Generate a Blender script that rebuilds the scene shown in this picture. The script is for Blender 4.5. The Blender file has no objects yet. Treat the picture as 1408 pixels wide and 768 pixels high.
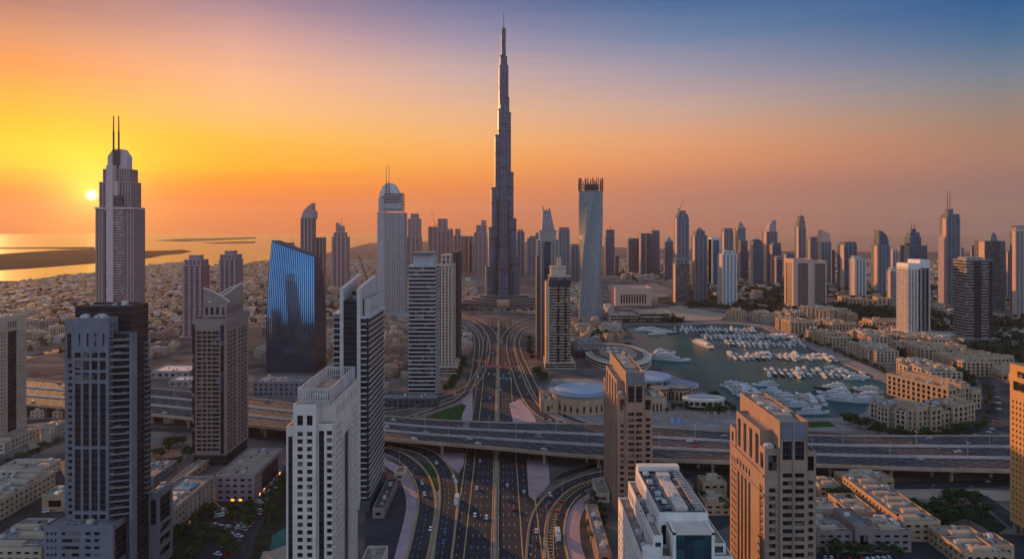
import bpy, math, random
from mathutils import Vector
from mathutils.geometry import tessellate_polygon
SC = bpy.context.scene
COL = SC.collection
R = math.radians
# ------------------------------------------------------------------ camera, sky, sun, exposure
H, F, HY, CX = 200.0, 1000.0, 312.0, 704.0        # eye height (m), focal length and horizon in photo pixels
cam = bpy.data.objects.new('camera', bpy.data.cameras.new('camera'))
COL.objects.link(cam)
cam.location = (0, 0, H); cam.rotation_euler = (R(90), 0, 0)
cam.data.sensor_width = 36; cam.data.lens = 36*F/1408
cam.data.shift_y = -(384-HY)/1408
cam.data.clip_end = 120000; cam.data.clip_start = 1
SC.camera = cam
SUN_AZ, SUN_EL = -38.0, 9.0
DISC_AZ, DISC_EL = math.degrees(math.atan2(126-CX, F)), math.degrees(math.atan((HY-268)/math.hypot(F, 126-CX)))

def lin(c):
    return tuple(((x/255)/12.92 if x/255 <= .04045 else ((x/255+.055)/1.055)**2.4) for x in c)

def make_world():
    w = bpy.data.worlds.new('World'); SC.world = w; w.use_nodes = True
    nt = w.node_tree; N = nt.nodes; L = nt.links
    N.clear()
    out = N.new('ShaderNodeOutputWorld'); bg = N.new('ShaderNodeBackground')
    bg.inputs['Strength'].default_value = 0.1
    L.new(bg.outputs[0], out.inputs[0])
    tc = N.new('ShaderNodeTexCoord'); sp = N.new('ShaderNodeSeparateXYZ')
    L.new(tc.outputs['Generated'], sp.inputs[0])
    def M(op, a, b=None, c=None):
        n = N.new('ShaderNodeMath'); n.operation = op
        for i, v in enumerate((a, b, c)):
            if v is None: continue
            if isinstance(v, (int, float)): n.inputs[i].default_value = v
            else: L.new(v, n.inputs[i])
        return n.outputs[0]
    x, y, z = sp.outputs
    hor = M('SQRT', M('ADD', M('MULTIPLY', x, x), M('MULTIPLY', y, y)))
    el = M('DIVIDE', z, M('MAXIMUM', hor, 1e-4))                # tangent of the elevation
    az = M('ARCTAN2', x, y)
    # faint dust layers low over the sea
    nz = N.new('ShaderNodeTexNoise'); mp = N.new('ShaderNodeMapping'); mp.inputs['Scale'].default_value = (3, 3, 90)
    L.new(tc.outputs['Generated'], mp.inputs[0]); L.new(mp.outputs[0], nz.inputs[0])
    nz.inputs['Scale'].default_value = 2.0; nz.inputs['Detail'].default_value = 4
    el2 = M('ADD', el, M('MULTIPLY', M('SUBTRACT', nz.outputs[0], .5), .018))
    E0, E1 = -0.05, 0.75
    fac = M('DIVIDE', M('SUBTRACT', el2, E0), E1-E0)
    zen = (104, 126, 152)
    cols = [
     (30,  [(330,(196,80,20)),(310,(206,78,16)),(288,(236,80,0)),(268,(255,104,0)),(250,(255,146,0)),(228,(255,196,0)),(205,(255,208,0)),(170,(255,192,0)),(130,(250,172,56)),(90,(246,150,80)),(44,(212,142,108)),(0,(172,120,112))]),
     (330, [(330,(196,84,36)),(310,(204,88,36)),(280,(230,98,18)),(252,(255,140,0)),(226,(255,178,0)),(190,(255,190,66)),(150,(254,192,122)),(100,(246,182,144)),(50,(212,162,154)),(0,(158,130,150))]),
     (630, [(330,(190,100,72)),(290,(208,112,74)),(255,(240,138,66)),(225,(252,166,76)),(190,(248,182,112)),(150,(232,182,144)),(100,(202,172,168)),(50,(152,144,170)),(0,(98,114,156))]),
     (930, [(330,(158,96,88)),(285,(166,114,106)),(250,(202,130,104)),(220,(228,150,104)),(190,(228,162,122)),(150,(203,168,153)),(100,(162,154,170)),(50,(106,132,168)),(0,(54,104,154))]),
     (1370,[(330,(108,96,106)),(290,(120,104,112)),(250,(146,113,110)),(220,(166,122,108)),(190,(168,128,108)),(150,(148,134,124)),(100,(114,130,146)),(50,(62,110,150)),(0,(22,92,146))]),
    ]
    def ramp(stops):
        n = N.new('ShaderNodeValToRGB'); cr = n.color_ramp
        L.new(fac, n.inputs[0])
        stops = sorted(stops)
        cr.elements[0].position = stops[0][0]; cr.elements[0].color = (*lin(stops[0][1]), 1)
        cr.elements[1].position = stops[-1][0]; cr.elements[1].color = (*lin(stops[-1][1]), 1)
        for p, c in stops[1:-1]:
            e = cr.elements.new(p); e.color = (*lin(c), 1)
        return n.outputs[0]
    seq = []
    for px, st in cols:
        k = math.hypot(F, px-CX)
        s = [(((HY-py)/k-E0)/(E1-E0), c) for py, c in st]
        s.append((1.0, zen))
        seq.append((math.atan2(px-CX, F), ramp(s)))
    back = ramp([(0.0, (132,140,150)), (.08, (164,180,202)), (.2, (172,196,222)), (.4, (156,188,224)), (.7, (112,150,198)), (1., zen)])
    bs = N.new('ShaderNodeVectorMath'); bs.operation = 'SCALE'; L.new(back, bs.inputs[0]); bs.inputs[3].default_value = BACK_GAIN; back = bs.outputs[0]  # unseen sky behind the camera, boosted as fill for camera-facing walls
    def mixc(f, a, b):
        n = N.new('ShaderNodeMix'); n.data_type = 'RGBA'
        L.new(f, n.inputs[0]); L.new(a, n.inputs[6]); L.new(b, n.inputs[7]); return n.outputs[2]
    def mr(a, b):
        n = N.new('ShaderNodeMapRange'); n.interpolation_type = 'SMOOTHSTEP' if abs(b-a) > 1 else 'LINEAR'
        L.new(az, n.inputs[0]); n.inputs[1].default_value = a; n.inputs[2].default_value = b; return n.outputs[0]
    c = mixc(mr(-2.1, seq[0][0]), back, seq[0][1])
    for i in range(1, len(seq)):
        c = mixc(mr(seq[i-1][0], seq[i][0]), c, seq[i][1])
    c = mixc(mr(seq[-1][0], 2.1), c, back)
    # the sun's disc and its aureole
    a, e = R(DISC_AZ), R(DISC_EL)
    sd = (math.sin(a)*math.cos(e), math.cos(a)*math.cos(e), math.sin(e))
    dt = N.new('ShaderNodeVectorMath'); dt.operation = 'DOT_PRODUCT'
    nm = N.new('ShaderNodeVectorMath'); nm.operation = 'NORMALIZE'
    L.new(tc.outputs['Generated'], nm.inputs[0]); L.new(nm.outputs[0], dt.inputs[0]); dt.inputs[1].default_value = sd
    ang = M('ARCCOSINE', M('MINIMUM', dt.outputs['Value'], 1.0))
    disc = N.new('ShaderNodeMapRange'); L.new(ang, disc.inputs[0])
    disc.inputs[1].default_value = R(.26); disc.inputs[2].default_value = R(.40); disc.inputs[3].default_value = 1; disc.inputs[4].default_value = 0
    glow = M('POWER', 2.718, M('MULTIPLY', ang, -1/R(1.6))); wide = M('POWER', 2.718, M('MULTIPLY', ang, -1/R(6)))
    def scale(colr, f, k):
        n = N.new('ShaderNodeVectorMath'); n.operation = 'SCALE'
        n.inputs[0].default_value = colr; L.new(M('MULTIPLY', f, k), n.inputs[3]); return n.outputs[0]
    def add(a, b):
        n = N.new('ShaderNodeVectorMath'); n.operation = 'ADD'; L.new(a, n.inputs[0]); L.new(b, n.inputs[1]); return n.outputs[0]
    c = add(c, scale((1, .85, .45), disc.outputs[0], 3.0))
    c = add(c, scale((1, .62, .10), glow, 1.7)); c = add(c, scale((1, .46, .0), wide, .30))
    tens = N.new('ShaderNodeVectorMath'); tens.operation = 'SCALE'; L.new(c, tens.inputs[0]); tens.inputs[3].default_value = SKY_GAIN*10
    sk = N.new('ShaderNodeTexSky'); sk.sky_type = 'NISHITA'; sk.sun_disc = False
    sk.sun_elevation = R(SUN_EL); sk.sun_rotation = R(SUN_AZ); sk.altitude = 200; sk.dust_density = 3
    sks = N.new('ShaderNodeVectorMath'); sks.operation = 'SCALE'; L.new(sk.outputs[0], sks.inputs[0]); sks.inputs[3].default_value = 0.01
    L.new(add(tens.outputs[0], sks.outputs[0]), bg.inputs[0])
SKY_GAIN = .84; HAZE = 2.8e-5; BACK_GAIN = 1.95
make_world()
sun = bpy.data.objects.new('sun', bpy.data.lights.new('sun', 'SUN'))
COL.objects.link(sun)
sun.data.energy = 5.0; sun.data.angle = R(.5); sun.data.color = (1.0, .46, .15)
sun.rotation_euler = (R(90-SUN_EL), 0, R(180-SUN_AZ))
SC.view_settings.view_transform = 'Standard'; SC.view_settings.look = 'None'
SC.view_settings.exposure = 0.25; SC.view_settings.gamma = 1
SC.view_settings.use_curve_mapping = False
cy = SC.cycles
cy.max_bounces = 4; cy.diffuse_bounces = 2; cy.glossy_bounces = 2; cy.transmission_bounces = 1
cy.volume_bounces = 0; cy.transparent_max_bounces = 4
cy.caustics_reflective = False; cy.caustics_refractive = False
cy.sample_clamp_indirect = 4

# ------------------------------------------------------------------ helpers
def P(px, py, z=0.0):
    Y = (H-z)*F/(py-HY)
    return ((px-CX)*Y/F, Y)
rnd = random.Random(11)
ORD = 'first second third fourth fifth sixth seventh eighth ninth tenth eleventh twelfth thirteenth fourteenth fifteenth sixteenth seventeenth eighteenth nineteenth twentieth'.split()
def ordn(i):                     # 0 -> first
    if i < 20: return ORD[i]
    n = i+1
    return '%d%s' % (n, 'th' if 10 < n % 100 < 14 else {1: 'st', 2: 'nd', 3: 'rd'}.get(n % 10, 'th'))
LABELS = {}
def tag(o, label, cat, group=None):
    o['label'] = label; o['category'] = cat
    if group: o['group'] = group
    LABELS.setdefault(label, []).append(o.name)
    return o
def kind(o, k): o['kind'] = k; return o
def thing(name, label, cat, loc=(0, 0, 0), rz=0.0, group=None):
    o = bpy.data.objects.new(name, None); COL.objects.link(o)
    o.location = loc; o.rotation_euler = (0, 0, rz); o.empty_display_size = .1
    return tag(o, label, cat, group)
def link(name, me, parent=None, loc=(0, 0, 0), rz=0.0, scale=None):
    o = bpy.data.objects.new(name, me); COL.objects.link(o)
    if parent: o.parent = parent
    o.location = loc
    if rz: o.rotation_euler = (0, 0, rz)
    if scale: o.scale = scale
    return o

class MB:
    def __init__(s): s.v = []; s.f = []
    def box(s, x0, x1, y0, y1, z0, z1):
        b = len(s.v)
        s.v += [(x0,y0,z0),(x1,y0,z0),(x1,y1,z0),(x0,y1,z0),(x0,y0,z1),(x1,y0,z1),(x1,y1,z1),(x0,y1,z1)]
        s.f += [(b,b+3,b+2,b+1),(b+4,b+5,b+6,b+7),(b,b+1,b+5,b+4),(b+1,b+2,b+6,b+5),(b+2,b+3,b+7,b+6),(b+3,b,b+4,b+7)]
        return s
    def obox(s, cx, cy, z0, sx, sy, sz, a):
        c, n = math.cos(a), math.sin(a)
        pts = [(cx+c*u-n*v, cy+n*u+c*v) for u, v in ((-sx/2,-sy/2),(sx/2,-sy/2),(sx/2,sy/2),(-sx/2,sy/2))]
        return s.prism(pts, z0, z0+sz)
    def prism(s, pts, z0, z1):
        return s.loft([[(x, y, z0) for x, y in pts], [(x, y, z1) for x, y in pts]])
    def loft(s, rings, caps=True):
        b = len(s.v); n = len(rings[0])
        for r in rings: s.v += list(r)
        for k in range(len(rings)-1):
            for i in range(n):
                j = (i+1) % n
                s.f.append((b+k*n+i, b+k*n+j, b+(k+1)*n+j, b+(k+1)*n+i))
        if caps:
            s.f.append(tuple(b+i for i in range(n-1, -1, -1)))
            s.f.append(tuple(b+(len(rings)-1)*n+i for i in range(n)))
        return s
    def quad(s, *p):
        b = len(s.v); s.v += list(p); s.f.append(tuple(range(b, b+len(p)))); return s
    def tube(s, p, q, r, n=6, r2=None):
        p, q = Vector(p), Vector(q); d = (q-p).normalized()
        a = d.orthogonal().normalized(); c = d.cross(a); r2 = r if r2 is None else r2
        ring = lambda o, rr: [tuple(o+(a*math.cos(2*math.pi*i/n)+c*math.sin(2*math.pi*i/n))*rr) for i in range(n)]
        return s.loft([ring(p, r), ring(q, r2)])
    def grid(s, rows):            # open sheet from rows of points
        b = len(s.v); n = len(rows[0])
        for r in rows: s.v += list(r)
        for k in range(len(rows)-1):
            for i in range(n-1):
                s.f.append((b+k*n+i, b+k*n+i+1, b+(k+1)*n+i+1, b+(k+1)*n+i))
        return s
    def mesh(s, name, mat, smooth=False):
        me = bpy.data.meshes.new(name)
        me.from_pydata(s.v, [], s.f)
        if mat: me.materials.append(mat)
        if smooth: me.shade_smooth()
        me.update(); return me
    def obj(s, name, mat, parent=None, smooth=False):
        return link(name, s.mesh(name, mat, smooth), parent)

def circle(cx, cy, rx, ry=None, n=32, a0=0.0):
    ry = rx if ry is None else ry
    return [(cx+rx*math.cos(a0+2*math.pi*i/n), cy+ry*math.sin(a0+2*math.pi*i/n)) for i in range(n)]
def spline(pts, per=8):
    out = []
    q = [tuple(2*a-b for a, b in zip(pts[0], pts[1]))]+list(pts)+[tuple(2*a-b for a, b in zip(pts[-1], pts[-2]))]
    for i in range(1, len(q)-2):
        p0, p1, p2, p3 = q[i-1:i+3]
        for k in range(per):
            t = k/per
            out.append(tuple(.5*((2*b)+(c-a)*t+(2*a-5*b+4*c-d)*t*t+(-a+3*b-3*c+d)*t**3) for a, b, c, d in zip(p0, p1, p2, p3)))
    out.append(tuple(pts[-1])); return out
def offs(line, d):               # offset a 2-D polyline to its right by d
    out = []
    for i, p in enumerate(line):
        a, b = line[max(0, i-1)], line[min(len(line)-1, i+1)]
        dx, dy = b[0]-a[0], b[1]-a[1]; l = math.hypot(dx, dy) or 1
        out.append((p[0]+dy/l*d, p[1]-dx/l*d))
    return out
def along(line, step, start=0.0):  # points every STEP metres with heading
    out = []; need = start
    for a, b in zip(line, line[1:]):
        l = math.hypot(b[0]-a[0], b[1]-a[1])
        while need <= l and l > 0:
            t = need/l; out.append((a[0]+(b[0]-a[0])*t, a[1]+(b[1]-a[1])*t, math.atan2(b[1]-a[1], b[0]-a[0]))); need += step
        need -= l
    return out

# ------------------------------------------------------------------ materials
MATS = {}
def nodes(name):
    m = bpy.data.materials.new(name); m.use_nodes = True
    nt = m.node_tree
    return m, nt.nodes, nt.links, nt.nodes['Principled BSDF']
def setv(b, **k):
    for n, v in k.items():
        n = n.replace('_', ' ')
        if n in b.inputs: b.inputs[n].default_value = v
def plain(name, col, rough=.8, metal=0.0, spec=.08, var=.25, scale=.15, fine=1.5, bump=0.0, streak=(1.3, 1.3, .05)):
    """A base colour broken up by weathering at two sizes."""
    if name in MATS: return MATS[name]
    m, N, L, b = nodes(name)
    geo = N.new('ShaderNodeNewGeometry')
    n1 = N.new('ShaderNodeTexNoise'); n1.inputs['Scale'].default_value = scale; n1.inputs['Detail'].default_value = 5
    n2 = N.new('ShaderNodeTexNoise'); n2.inputs['Scale'].default_value = fine; n2.inputs['Detail'].default_value = 3
    L.new(geo.outputs['Position'], n1.inputs[0]); L.new(geo.outputs['Position'], n2.inputs[0])
    # rain streaks down walls, tyre tracks along roads
    mp = N.new('ShaderNodeMapping'); mp.inputs['Scale'].default_value = streak; L.new(geo.outputs['Position'], mp.inputs[0])
    n3 = N.new('ShaderNodeTexNoise'); n3.inputs['Scale'].default_value = .6; n3.inputs['Detail'].default_value = 3; L.new(mp.outputs[0], n3.inputs[0])
    a3 = N.new('ShaderNodeMath'); a3.operation = 'ADD'; L.new(n2.outputs[0], a3.inputs[0]); L.new(n3.outputs[0], a3.inputs[1])
    a4 = N.new('ShaderNodeMath'); a4.operation = 'MULTIPLY'; L.new(a3.outputs[0], a4.inputs[0]); a4.inputs[1].default_value = .5
    ad = N.new('ShaderNodeMath'); ad.operation = 'ADD'; L.new(n1.outputs[0], ad.inputs[0]); L.new(a4.outputs[0], ad.inputs[1])
    mr = N.new('ShaderNodeMapRange'); L.new(ad.outputs[0], mr.inputs[0])
    mr.inputs[1].default_value = .76; mr.inputs[2].default_value = 1.24; mr.inputs[3].default_value = 1-var*1.15; mr.inputs[4].default_value = 1+var
    sc = N.new('ShaderNodeVectorMath'); sc.operation = 'SCALE'; sc.inputs[0].default_value = col; L.new(mr.outputs[0], sc.inputs[3])
    L.new(sc.outputs[0], b.inputs['Base Color'])
    setv(b, Roughness=rough, Metallic=metal, Specular_IOR_Level=spec)
    if bump:
        bp = N.new('ShaderNodeBump'); bp.inputs['Strength'].default_value = bump; L.new(n2.outputs[0], bp.inputs['Height']); L.new(bp.outputs[0], b.inputs['Normal'])
    MATS[name] = m; return m
def glassy(name, col, rough=.12, metal=.25, var=.6, cell=3.6, blind=.0, lit=0.0):
    """Window glass seen from outside: panes differ from one another in tint and in the blinds behind them."""
    if name in MATS: return MATS[name]
    m, N, L, b = nodes(name)
    geo = N.new('ShaderNodeNewGeometry')
    sn = N.new('ShaderNodeVectorMath'); sn.operation = 'SNAP'; L.new(geo.outputs['Position'], sn.inputs[0]); sn.inputs[1].default_value = (cell,)*3
    wn = N.new('ShaderNodeTexWhiteNoise'); wn.noise_dimensions = '3D'; L.new(sn.outputs[0], wn.inputs[0])
    mr = N.new('ShaderNodeMapRange'); L.new(wn.outputs['Value'], mr.inputs[0]); mr.inputs[3].default_value = 1-var; mr.inputs[4].default_value = 1+var
    sc = N.new('ShaderNodeVectorMath'); sc.operation = 'SCALE'; sc.inputs[0].default_value = col; L.new(mr.outputs[0], sc.inputs[3])
    src = sc.outputs[0]
    if blind:
        gt = N.new('ShaderNodeMath'); gt.operation = 'GREATER_THAN'; L.new(wn.outputs['Value'], gt.inputs[0]); gt.inputs[1].default_value = 1-blind
        mx = N.new('ShaderNodeMix'); mx.data_type = 'RGBA'; L.new(gt.outputs[0], mx.inputs[0]); L.new(src, mx.inputs[6]); 
        bl = N.new('ShaderNodeVectorMath'); bl.operation = 'SCALE'; bl.inputs[0].default_value = (.20, .175, .15); L.new(wn.outputs['Color'], bl.inputs[3]); L.new(bl.outputs[0], mx.inputs[7]); src = mx.outputs[2]
    L.new(src, b.inputs['Base Color'])
    setv(b, Roughness=rough, Metallic=metal, Specular_IOR_Level=.6)
    nz = N.new('ShaderNodeTexNoise'); nz.inputs['Scale'].default_value = .25; L.new(geo.outputs['Position'], nz.inputs[0])
    bp = N.new('ShaderNodeBump'); bp.inputs['Strength'].default_value = .06; bp.inputs['Distance'].default_value = .5
    L.new(nz.outputs[0], bp.inputs['Height']); L.new(bp.outputs[0], b.inputs['Normal'])
    MATS[name] = m; return m
def curtain(name, glass, line, pz=4.0, pu=3.0, fz=.28, fu=.18, rough=.18, metal=.5, lrough=.5):
    """Curtain wall: glass crossed by floor spandrels and upright mullions, in the building's own metres."""
    if name in MATS: return MATS[name]
    m, N, L, b = nodes(name)
    tc = N.new('ShaderNodeTexCoord'); sp = N.new('ShaderNodeSeparateXYZ'); L.new(tc.outputs['Object'], sp.inputs[0])
    def M(op, a, c):
        n = N.new('ShaderNodeMath'); n.operation = op
        for i, v in enumerate((a, c)):
            if isinstance(v, (int, float)): n.inputs[i].default_value = v
            else: L.new(v, n.inputs[i])
        return n.outputs[0]
    fzv = M('FRACT', M('DIVIDE', sp.outputs[2], pz), 0)
    fuv = M('FRACT', M('DIVIDE', M('ADD', sp.outputs[0], M('MULTIPLY', sp.outputs[1], 1.13)), pu), 0)
    ln = M('MAXIMUM', M('LESS_THAN', fzv, fz), M('LESS_THAN', fuv, fu))
    geo = N.new('ShaderNodeNewGeometry')
    sn = N.new('ShaderNodeVectorMath'); sn.operation = 'SNAP'; L.new(tc.outputs['Object'], sn.inputs[0]); sn.inputs[1].default_value = (pu*2, pu*2, pz)
    wn = N.new('ShaderNodeTexWhiteNoise'); L.new(sn.outputs[0], wn.inputs[0])
    mr = N.new('ShaderNodeMapRange'); L.new(wn.outputs['Value'], mr.inputs[0]); mr.inputs[3].default_value = .45; mr.inputs[4].default_value = 1.5
    sc = N.new('ShaderNodeVectorMath'); sc.operation = 'SCALE'; sc.inputs[0].default_value = glass; L.new(mr.outputs[0], sc.inputs[3])
    mx = N.new('ShaderNodeMix'); mx.data_type = 'RGBA'; L.new(ln, mx.inputs[0]); L.new(sc.outputs[0], mx.inputs[6]); mx.inputs[7].default_value = (*line, 1)
    L.new(mx.outputs[2], b.inputs['Base Color'])
    def lerp(a, c):
        n = N.new('ShaderNodeMapRange'); L.new(ln, n.inputs[0]); n.inputs[3].default_value = a; n.inputs[4].default_value = c; return n.outputs[0]
    setv(b, Specular_IOR_Level=.25)
    L.new(lerp(rough, lrough), b.inputs['Roughness']); L.new(lerp(metal, .0), b.inputs['Metallic'])
    MATS[name] = m; return m
# ------------------------------------------------------------------ the setting: water, land, roads
def struct(o): o['kind'] = 'structure'; return o
def flat(name, pts, z, mat, holes=(), k='structure'):
    loops = [[Vector((x, y, 0)) for x, y in l] for l in (pts, *holes)]
    tris = tessellate_polygon(loops)
    allp = [p for l in loops for p in l]
    me = bpy.data.meshes.new(name)
    fs = []
    for t in tris:
        a, b, c = (allp[i] for i in t)
        fs.append(t if (b-a).cross(c-a).z > 0 else t[::-1])
    me.from_pydata([(p.x, p.y, z) for p in allp], [], fs)
    me.materials.append(mat); me.update()
    return kind(link(name, me), k)
def ribbon(mb, line, w, z, d=0.0):
    l, r = offs(line, d-w/2), offs(line, d+w/2)
    zz = z if callable(z) else (lambda i: z)
    mb.grid([[(a[0], a[1], zz(i)), (b[0], b[1], zz(i))] for i, (a, b) in enumerate(zip(l, r))])
    return mb
def dashes(mb, line, d, z, on=4.0, gap=10, w=.36, start=0.0):
    l = offs(line, d)
    for x, y, h in along(l, on+gap, start):
        c, s = math.cos(h), math.sin(h); hw = w/2
        mb.quad(*[(x+c*u-s*v, y+s*u+c*v, z) for u, v in ((0,-hw),(on,-hw),(on,hw),(0,hw))])

MARINA = [P(*p, -0.0) for p in ((857,447),(868,444.5),(900,445),(940,446.5),(985,444),(1020,445.5),(1050,450),(1078,461),(1112,477),(1150,495),(1190,512),(1225,528),(1246,538),(1232,546),(1212,550),(1194,556),(1186,567),(1160,572),(1130,574),(1085,574),(1040,574),(1012,566),(992,556),(984,548),(960,533),(938,520),(915,512),(902,500),(886,482),(872,464))]
def ground_mat():
    m, N, L, b = nodes('city_ground')
    geo = N.new('ShaderNodeNewGeometry')
    def ns(s, d=6):
        n = N.new('ShaderNodeTexNoise'); n.inputs['Scale'].default_value = s; n.inputs['Detail'].default_value = d; L.new(geo.outputs['Position'], n.inputs[0]); return n.outputs[0]
    cr = N.new('ShaderNodeValToRGB'); e = cr.color_ramp.elements
    e[0].position = .36; e[0].color = (.052, .050, .053, 1); e[1].position = .66; e[1].color = (.28, .215, .185, 1)
    x = cr.color_ramp.elements.new(.5); x.color = (.135, .11, .10, 1)
    mx = N.new('ShaderNodeMath'); mx.operation = 'MULTIPLY_ADD'; L.new(ns(.03), mx.inputs[0]); mx.inputs[1].default_value = .5
    ml = N.new('ShaderNodeMath'); ml.operation = 'MULTIPLY'; L.new(ns(.0045, 4), ml.inputs[0]); ml.inputs[1].default_value = .5
    L.new(ml.outputs[0], mx.inputs[2]); L.new(mx.outputs[0], cr.inputs[0])
    L.new(cr.outputs[0], b.inputs['Base Color']); setv(b, Roughness=1.0, Specular_IOR_Level=.0)
    return m
def water_mat(name, col, rough, bump, scale, spec=.5):
    m, N, L, b = nodes(name)
    geo = N.new('ShaderNodeNewGeometry')
    n = N.new('ShaderNodeTexNoise'); n.inputs['Scale'].default_value = scale; n.inputs['Detail'].default_value = 4; L.new(geo.outputs['Position'], n.inputs[0])
    n2 = N.new('ShaderNodeTexNoise'); n2.inputs['Scale'].default_value = scale*.08; n2.inputs['Detail'].default_value = 3; L.new(geo.outputs['Position'], n2.inputs[0])
    bp = N.new('ShaderNodeBump'); bp.inputs['Strength'].default_value = bump; bp.inputs['Distance'].default_value = 1.0
    L.new(n.outputs[0], bp.inputs['Height']); L.new(bp.outputs[0], b.inputs['Normal'])
    mr = N.new('ShaderNodeMapRange'); L.new(n2.outputs[0], mr.inputs[0]); mr.inputs[1].default_value = .3; mr.inputs[2].default_value = .7; mr.inputs[3].default_value = .7; mr.inputs[4].default_value = 1.3
    sc = N.new('ShaderNodeVectorMath'); sc.operation = 'SCALE'; sc.inputs[0].default_value = col; L.new(mr.outputs[0], sc.inputs[3])
    L.new(sc.outputs[0], b.inputs['Base Color'])
    setv(b, Roughness=rough, Specular_IOR_Level=spec); return m
BIG = 21000
flat('sea', [(-BIG,-3000),(BIG,-3000),(BIG,BIG),(-BIG,BIG)], -3.0, water_mat('sea_water', (.03,.03,.035), .18, .2, .02, .42))
coast = [P(-700,420),P(-400,405),P(-150,394),P(0,386),P(37,386),P(50,383),P(88,377.5),P(132,375),P(170,371),P(205,367),P(230,365),P(290,366),P(336,363),P(351,359),P(400,355),P(449,348),P(484,340),P(508,334),P(560,332),P(640,331)]
coast_r = [P(700,331),P(760,334),P(870,341),P(980,343),P(1120,346),P(1280,346),P(1408,345),P(1700,344),P(2300,345)]
GROUND = ground_mat()
flat('ground', [(-4200,-2500)]+coast+coast_r+[(9000,-2500)], 0.0, GROUND, holes=[MARINA[::-1]])
shore = plain('island_soil', (.045,.036,.034), 1.0, var=.4, scale=.004, fine=.02, spec=0.0)
flat('island', [P(-260,354),P(-100,349),P(0,349),P(40,346),P(80,343.5),P(130,342),P(170,343),P(200,344.5),P(232,344),P(250,342.8),P(264,345),P(250,348),P(225,350),P(205,354),P(170,357),P(130,361),P(80,365),P(40,368),P(0,370.5),P(-60,376),P(-260,390)], -1.0, shore)
flat('sandbar', [P(-200,341),P(0,340),P(80,339.6),P(130,339.2),P(130,341.5),P(100,342),P(60,341.2),P(0,341.6),P(-200,343)], -1.0, shore)
flat('far_island', [P(212,330.5),P(240,328.6),P(300,327),P(352,325.5),P(352,327.6),P(300,330),P(250,331.6)], -1.0, shore)
flat('far_sandbar', [P(278,333.6),P(320,332),P(352,331.6),P(350,334),P(300,334.6)], -1.0, shore)
# the marina basin: teal water inside quay walls
flat('marina_water', offs([MARINA[-1]]+MARINA+[MARINA[0]], -3)[1:-1], -1.4, water_mat('marina_water', (.007,.066,.062), .24, .6, .10, .025))
q = MB(); q.grid([[(x, y, -4.0), (x, y, -.02)] for x, y in MARINA+MARINA[:1]])
stone = plain('quay_stone', (.33,.27,.22), .85)
struct(q.obj('quay', stone))
pave = plain('pink_paving', (.44,.28,.29), .85, var=.18, scale=.08, fine=.6)
tan_pave = plain('tan_paving', (.34,.26,.20), .85, var=.2, scale=.05, fine=.5)
prom = plain('promenade_paving', (.27,.22,.205), .85, var=.3, scale=.05, fine=.35)
ring = MARINA[3:14]
mb = MB(); ribbon(mb, spline(ring, 4), 24, .06, -14); struct(mb.obj('promenade', prom))
mb = MB(); ribbon(mb, spline(MARINA[13:27], 4), 15, .06, -9.5); struct(mb.obj('quayside_path', prom))
asph = plain('asphalt', (.036,.039,.048), .8, spec=.1, var=.30, scale=.05, fine=.9, streak=(1.4,.03,1))
asph2 = plain('old_asphalt', (.046,.046,.054), .85, spec=.08, var=.32, scale=.05, fine=.7, streak=(.5,.5,1))
conc = plain('concrete', (.40,.27,.19), .85, var=.2, scale=.1)
conc_pale = plain('pale_concrete', (.42,.36,.33), .8, var=.15, scale=.1)
white = plain('road_paint_white', (.44,.43,.42), .6, var=.12)
amber = plain('road_paint_amber', (.52,.33,.15), .6, var=.12)
grassm = plain('lawn_turf', (.030,.068,.020), .95, var=.35, scale=.15, fine=1.2)
greens = plain('dark_planting', (.022,.034,.020), .95, var=.5, scale=.12, fine=.9)

# main highway, pointing at the tall tower: local (offset, distance)
HD = Vector((-.0158, 1)).normalized(); HP = Vector((-10.0+.0158*438, 0))
def hw(off, Y): return (HP.x - .0158*Y + off, Y)
hline = [hw(0, y) for y in range(300, 1561, 30)]
road_id = MB(); ribbon(road_id, hline, 62, .04, 1.0)
struct(road_id.obj('highway', asph))
mk = MB(); am = MB(); md = MB()
for o in (-14.9, -11.0, -6.9): dashes(mk, hline, o, .12, 4, 13, .32)
for o in (5.2, 8.9, 12.6): dashes(mk, hline, o, .12, 4, 13, .32)
for o in (-24.0, 21.5): dashes(mk, hline, o, .12, 3, 10)
for o in (-19.2, -2.6, 1.6, 16.6): ribbon(am, hline, .7, .11, o)
for o in (-26.8, 28.5): ribbon(am, hline, .7, .11, o)
struct(mk.obj('lane_markings', white)); struct(am.obj('edge_lines', amber))
for o, w in ((-.5, 2.6),):
    l, r = offs(hline, o-w/2), offs(hline, o+w/2)
    md.loft([[(a[0],a[1],0),(b[0],b[1],0),(b[0],b[1],.35),(a[0],a[1],.35)] for a, b in zip(l, r)])
l, r = offs(hline, -.75), offs(hline, -.25)
md.loft([[(a[0],a[1],.35),(b[0],b[1],.35),(b[0],b[1],1.1),(a[0],a[1],1.1)] for a, b in zip(l, r)])
tag(md.obj('median_barrier', conc), 'pinkish concrete median barrier running down the middle of the main highway', 'barrier')

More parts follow.
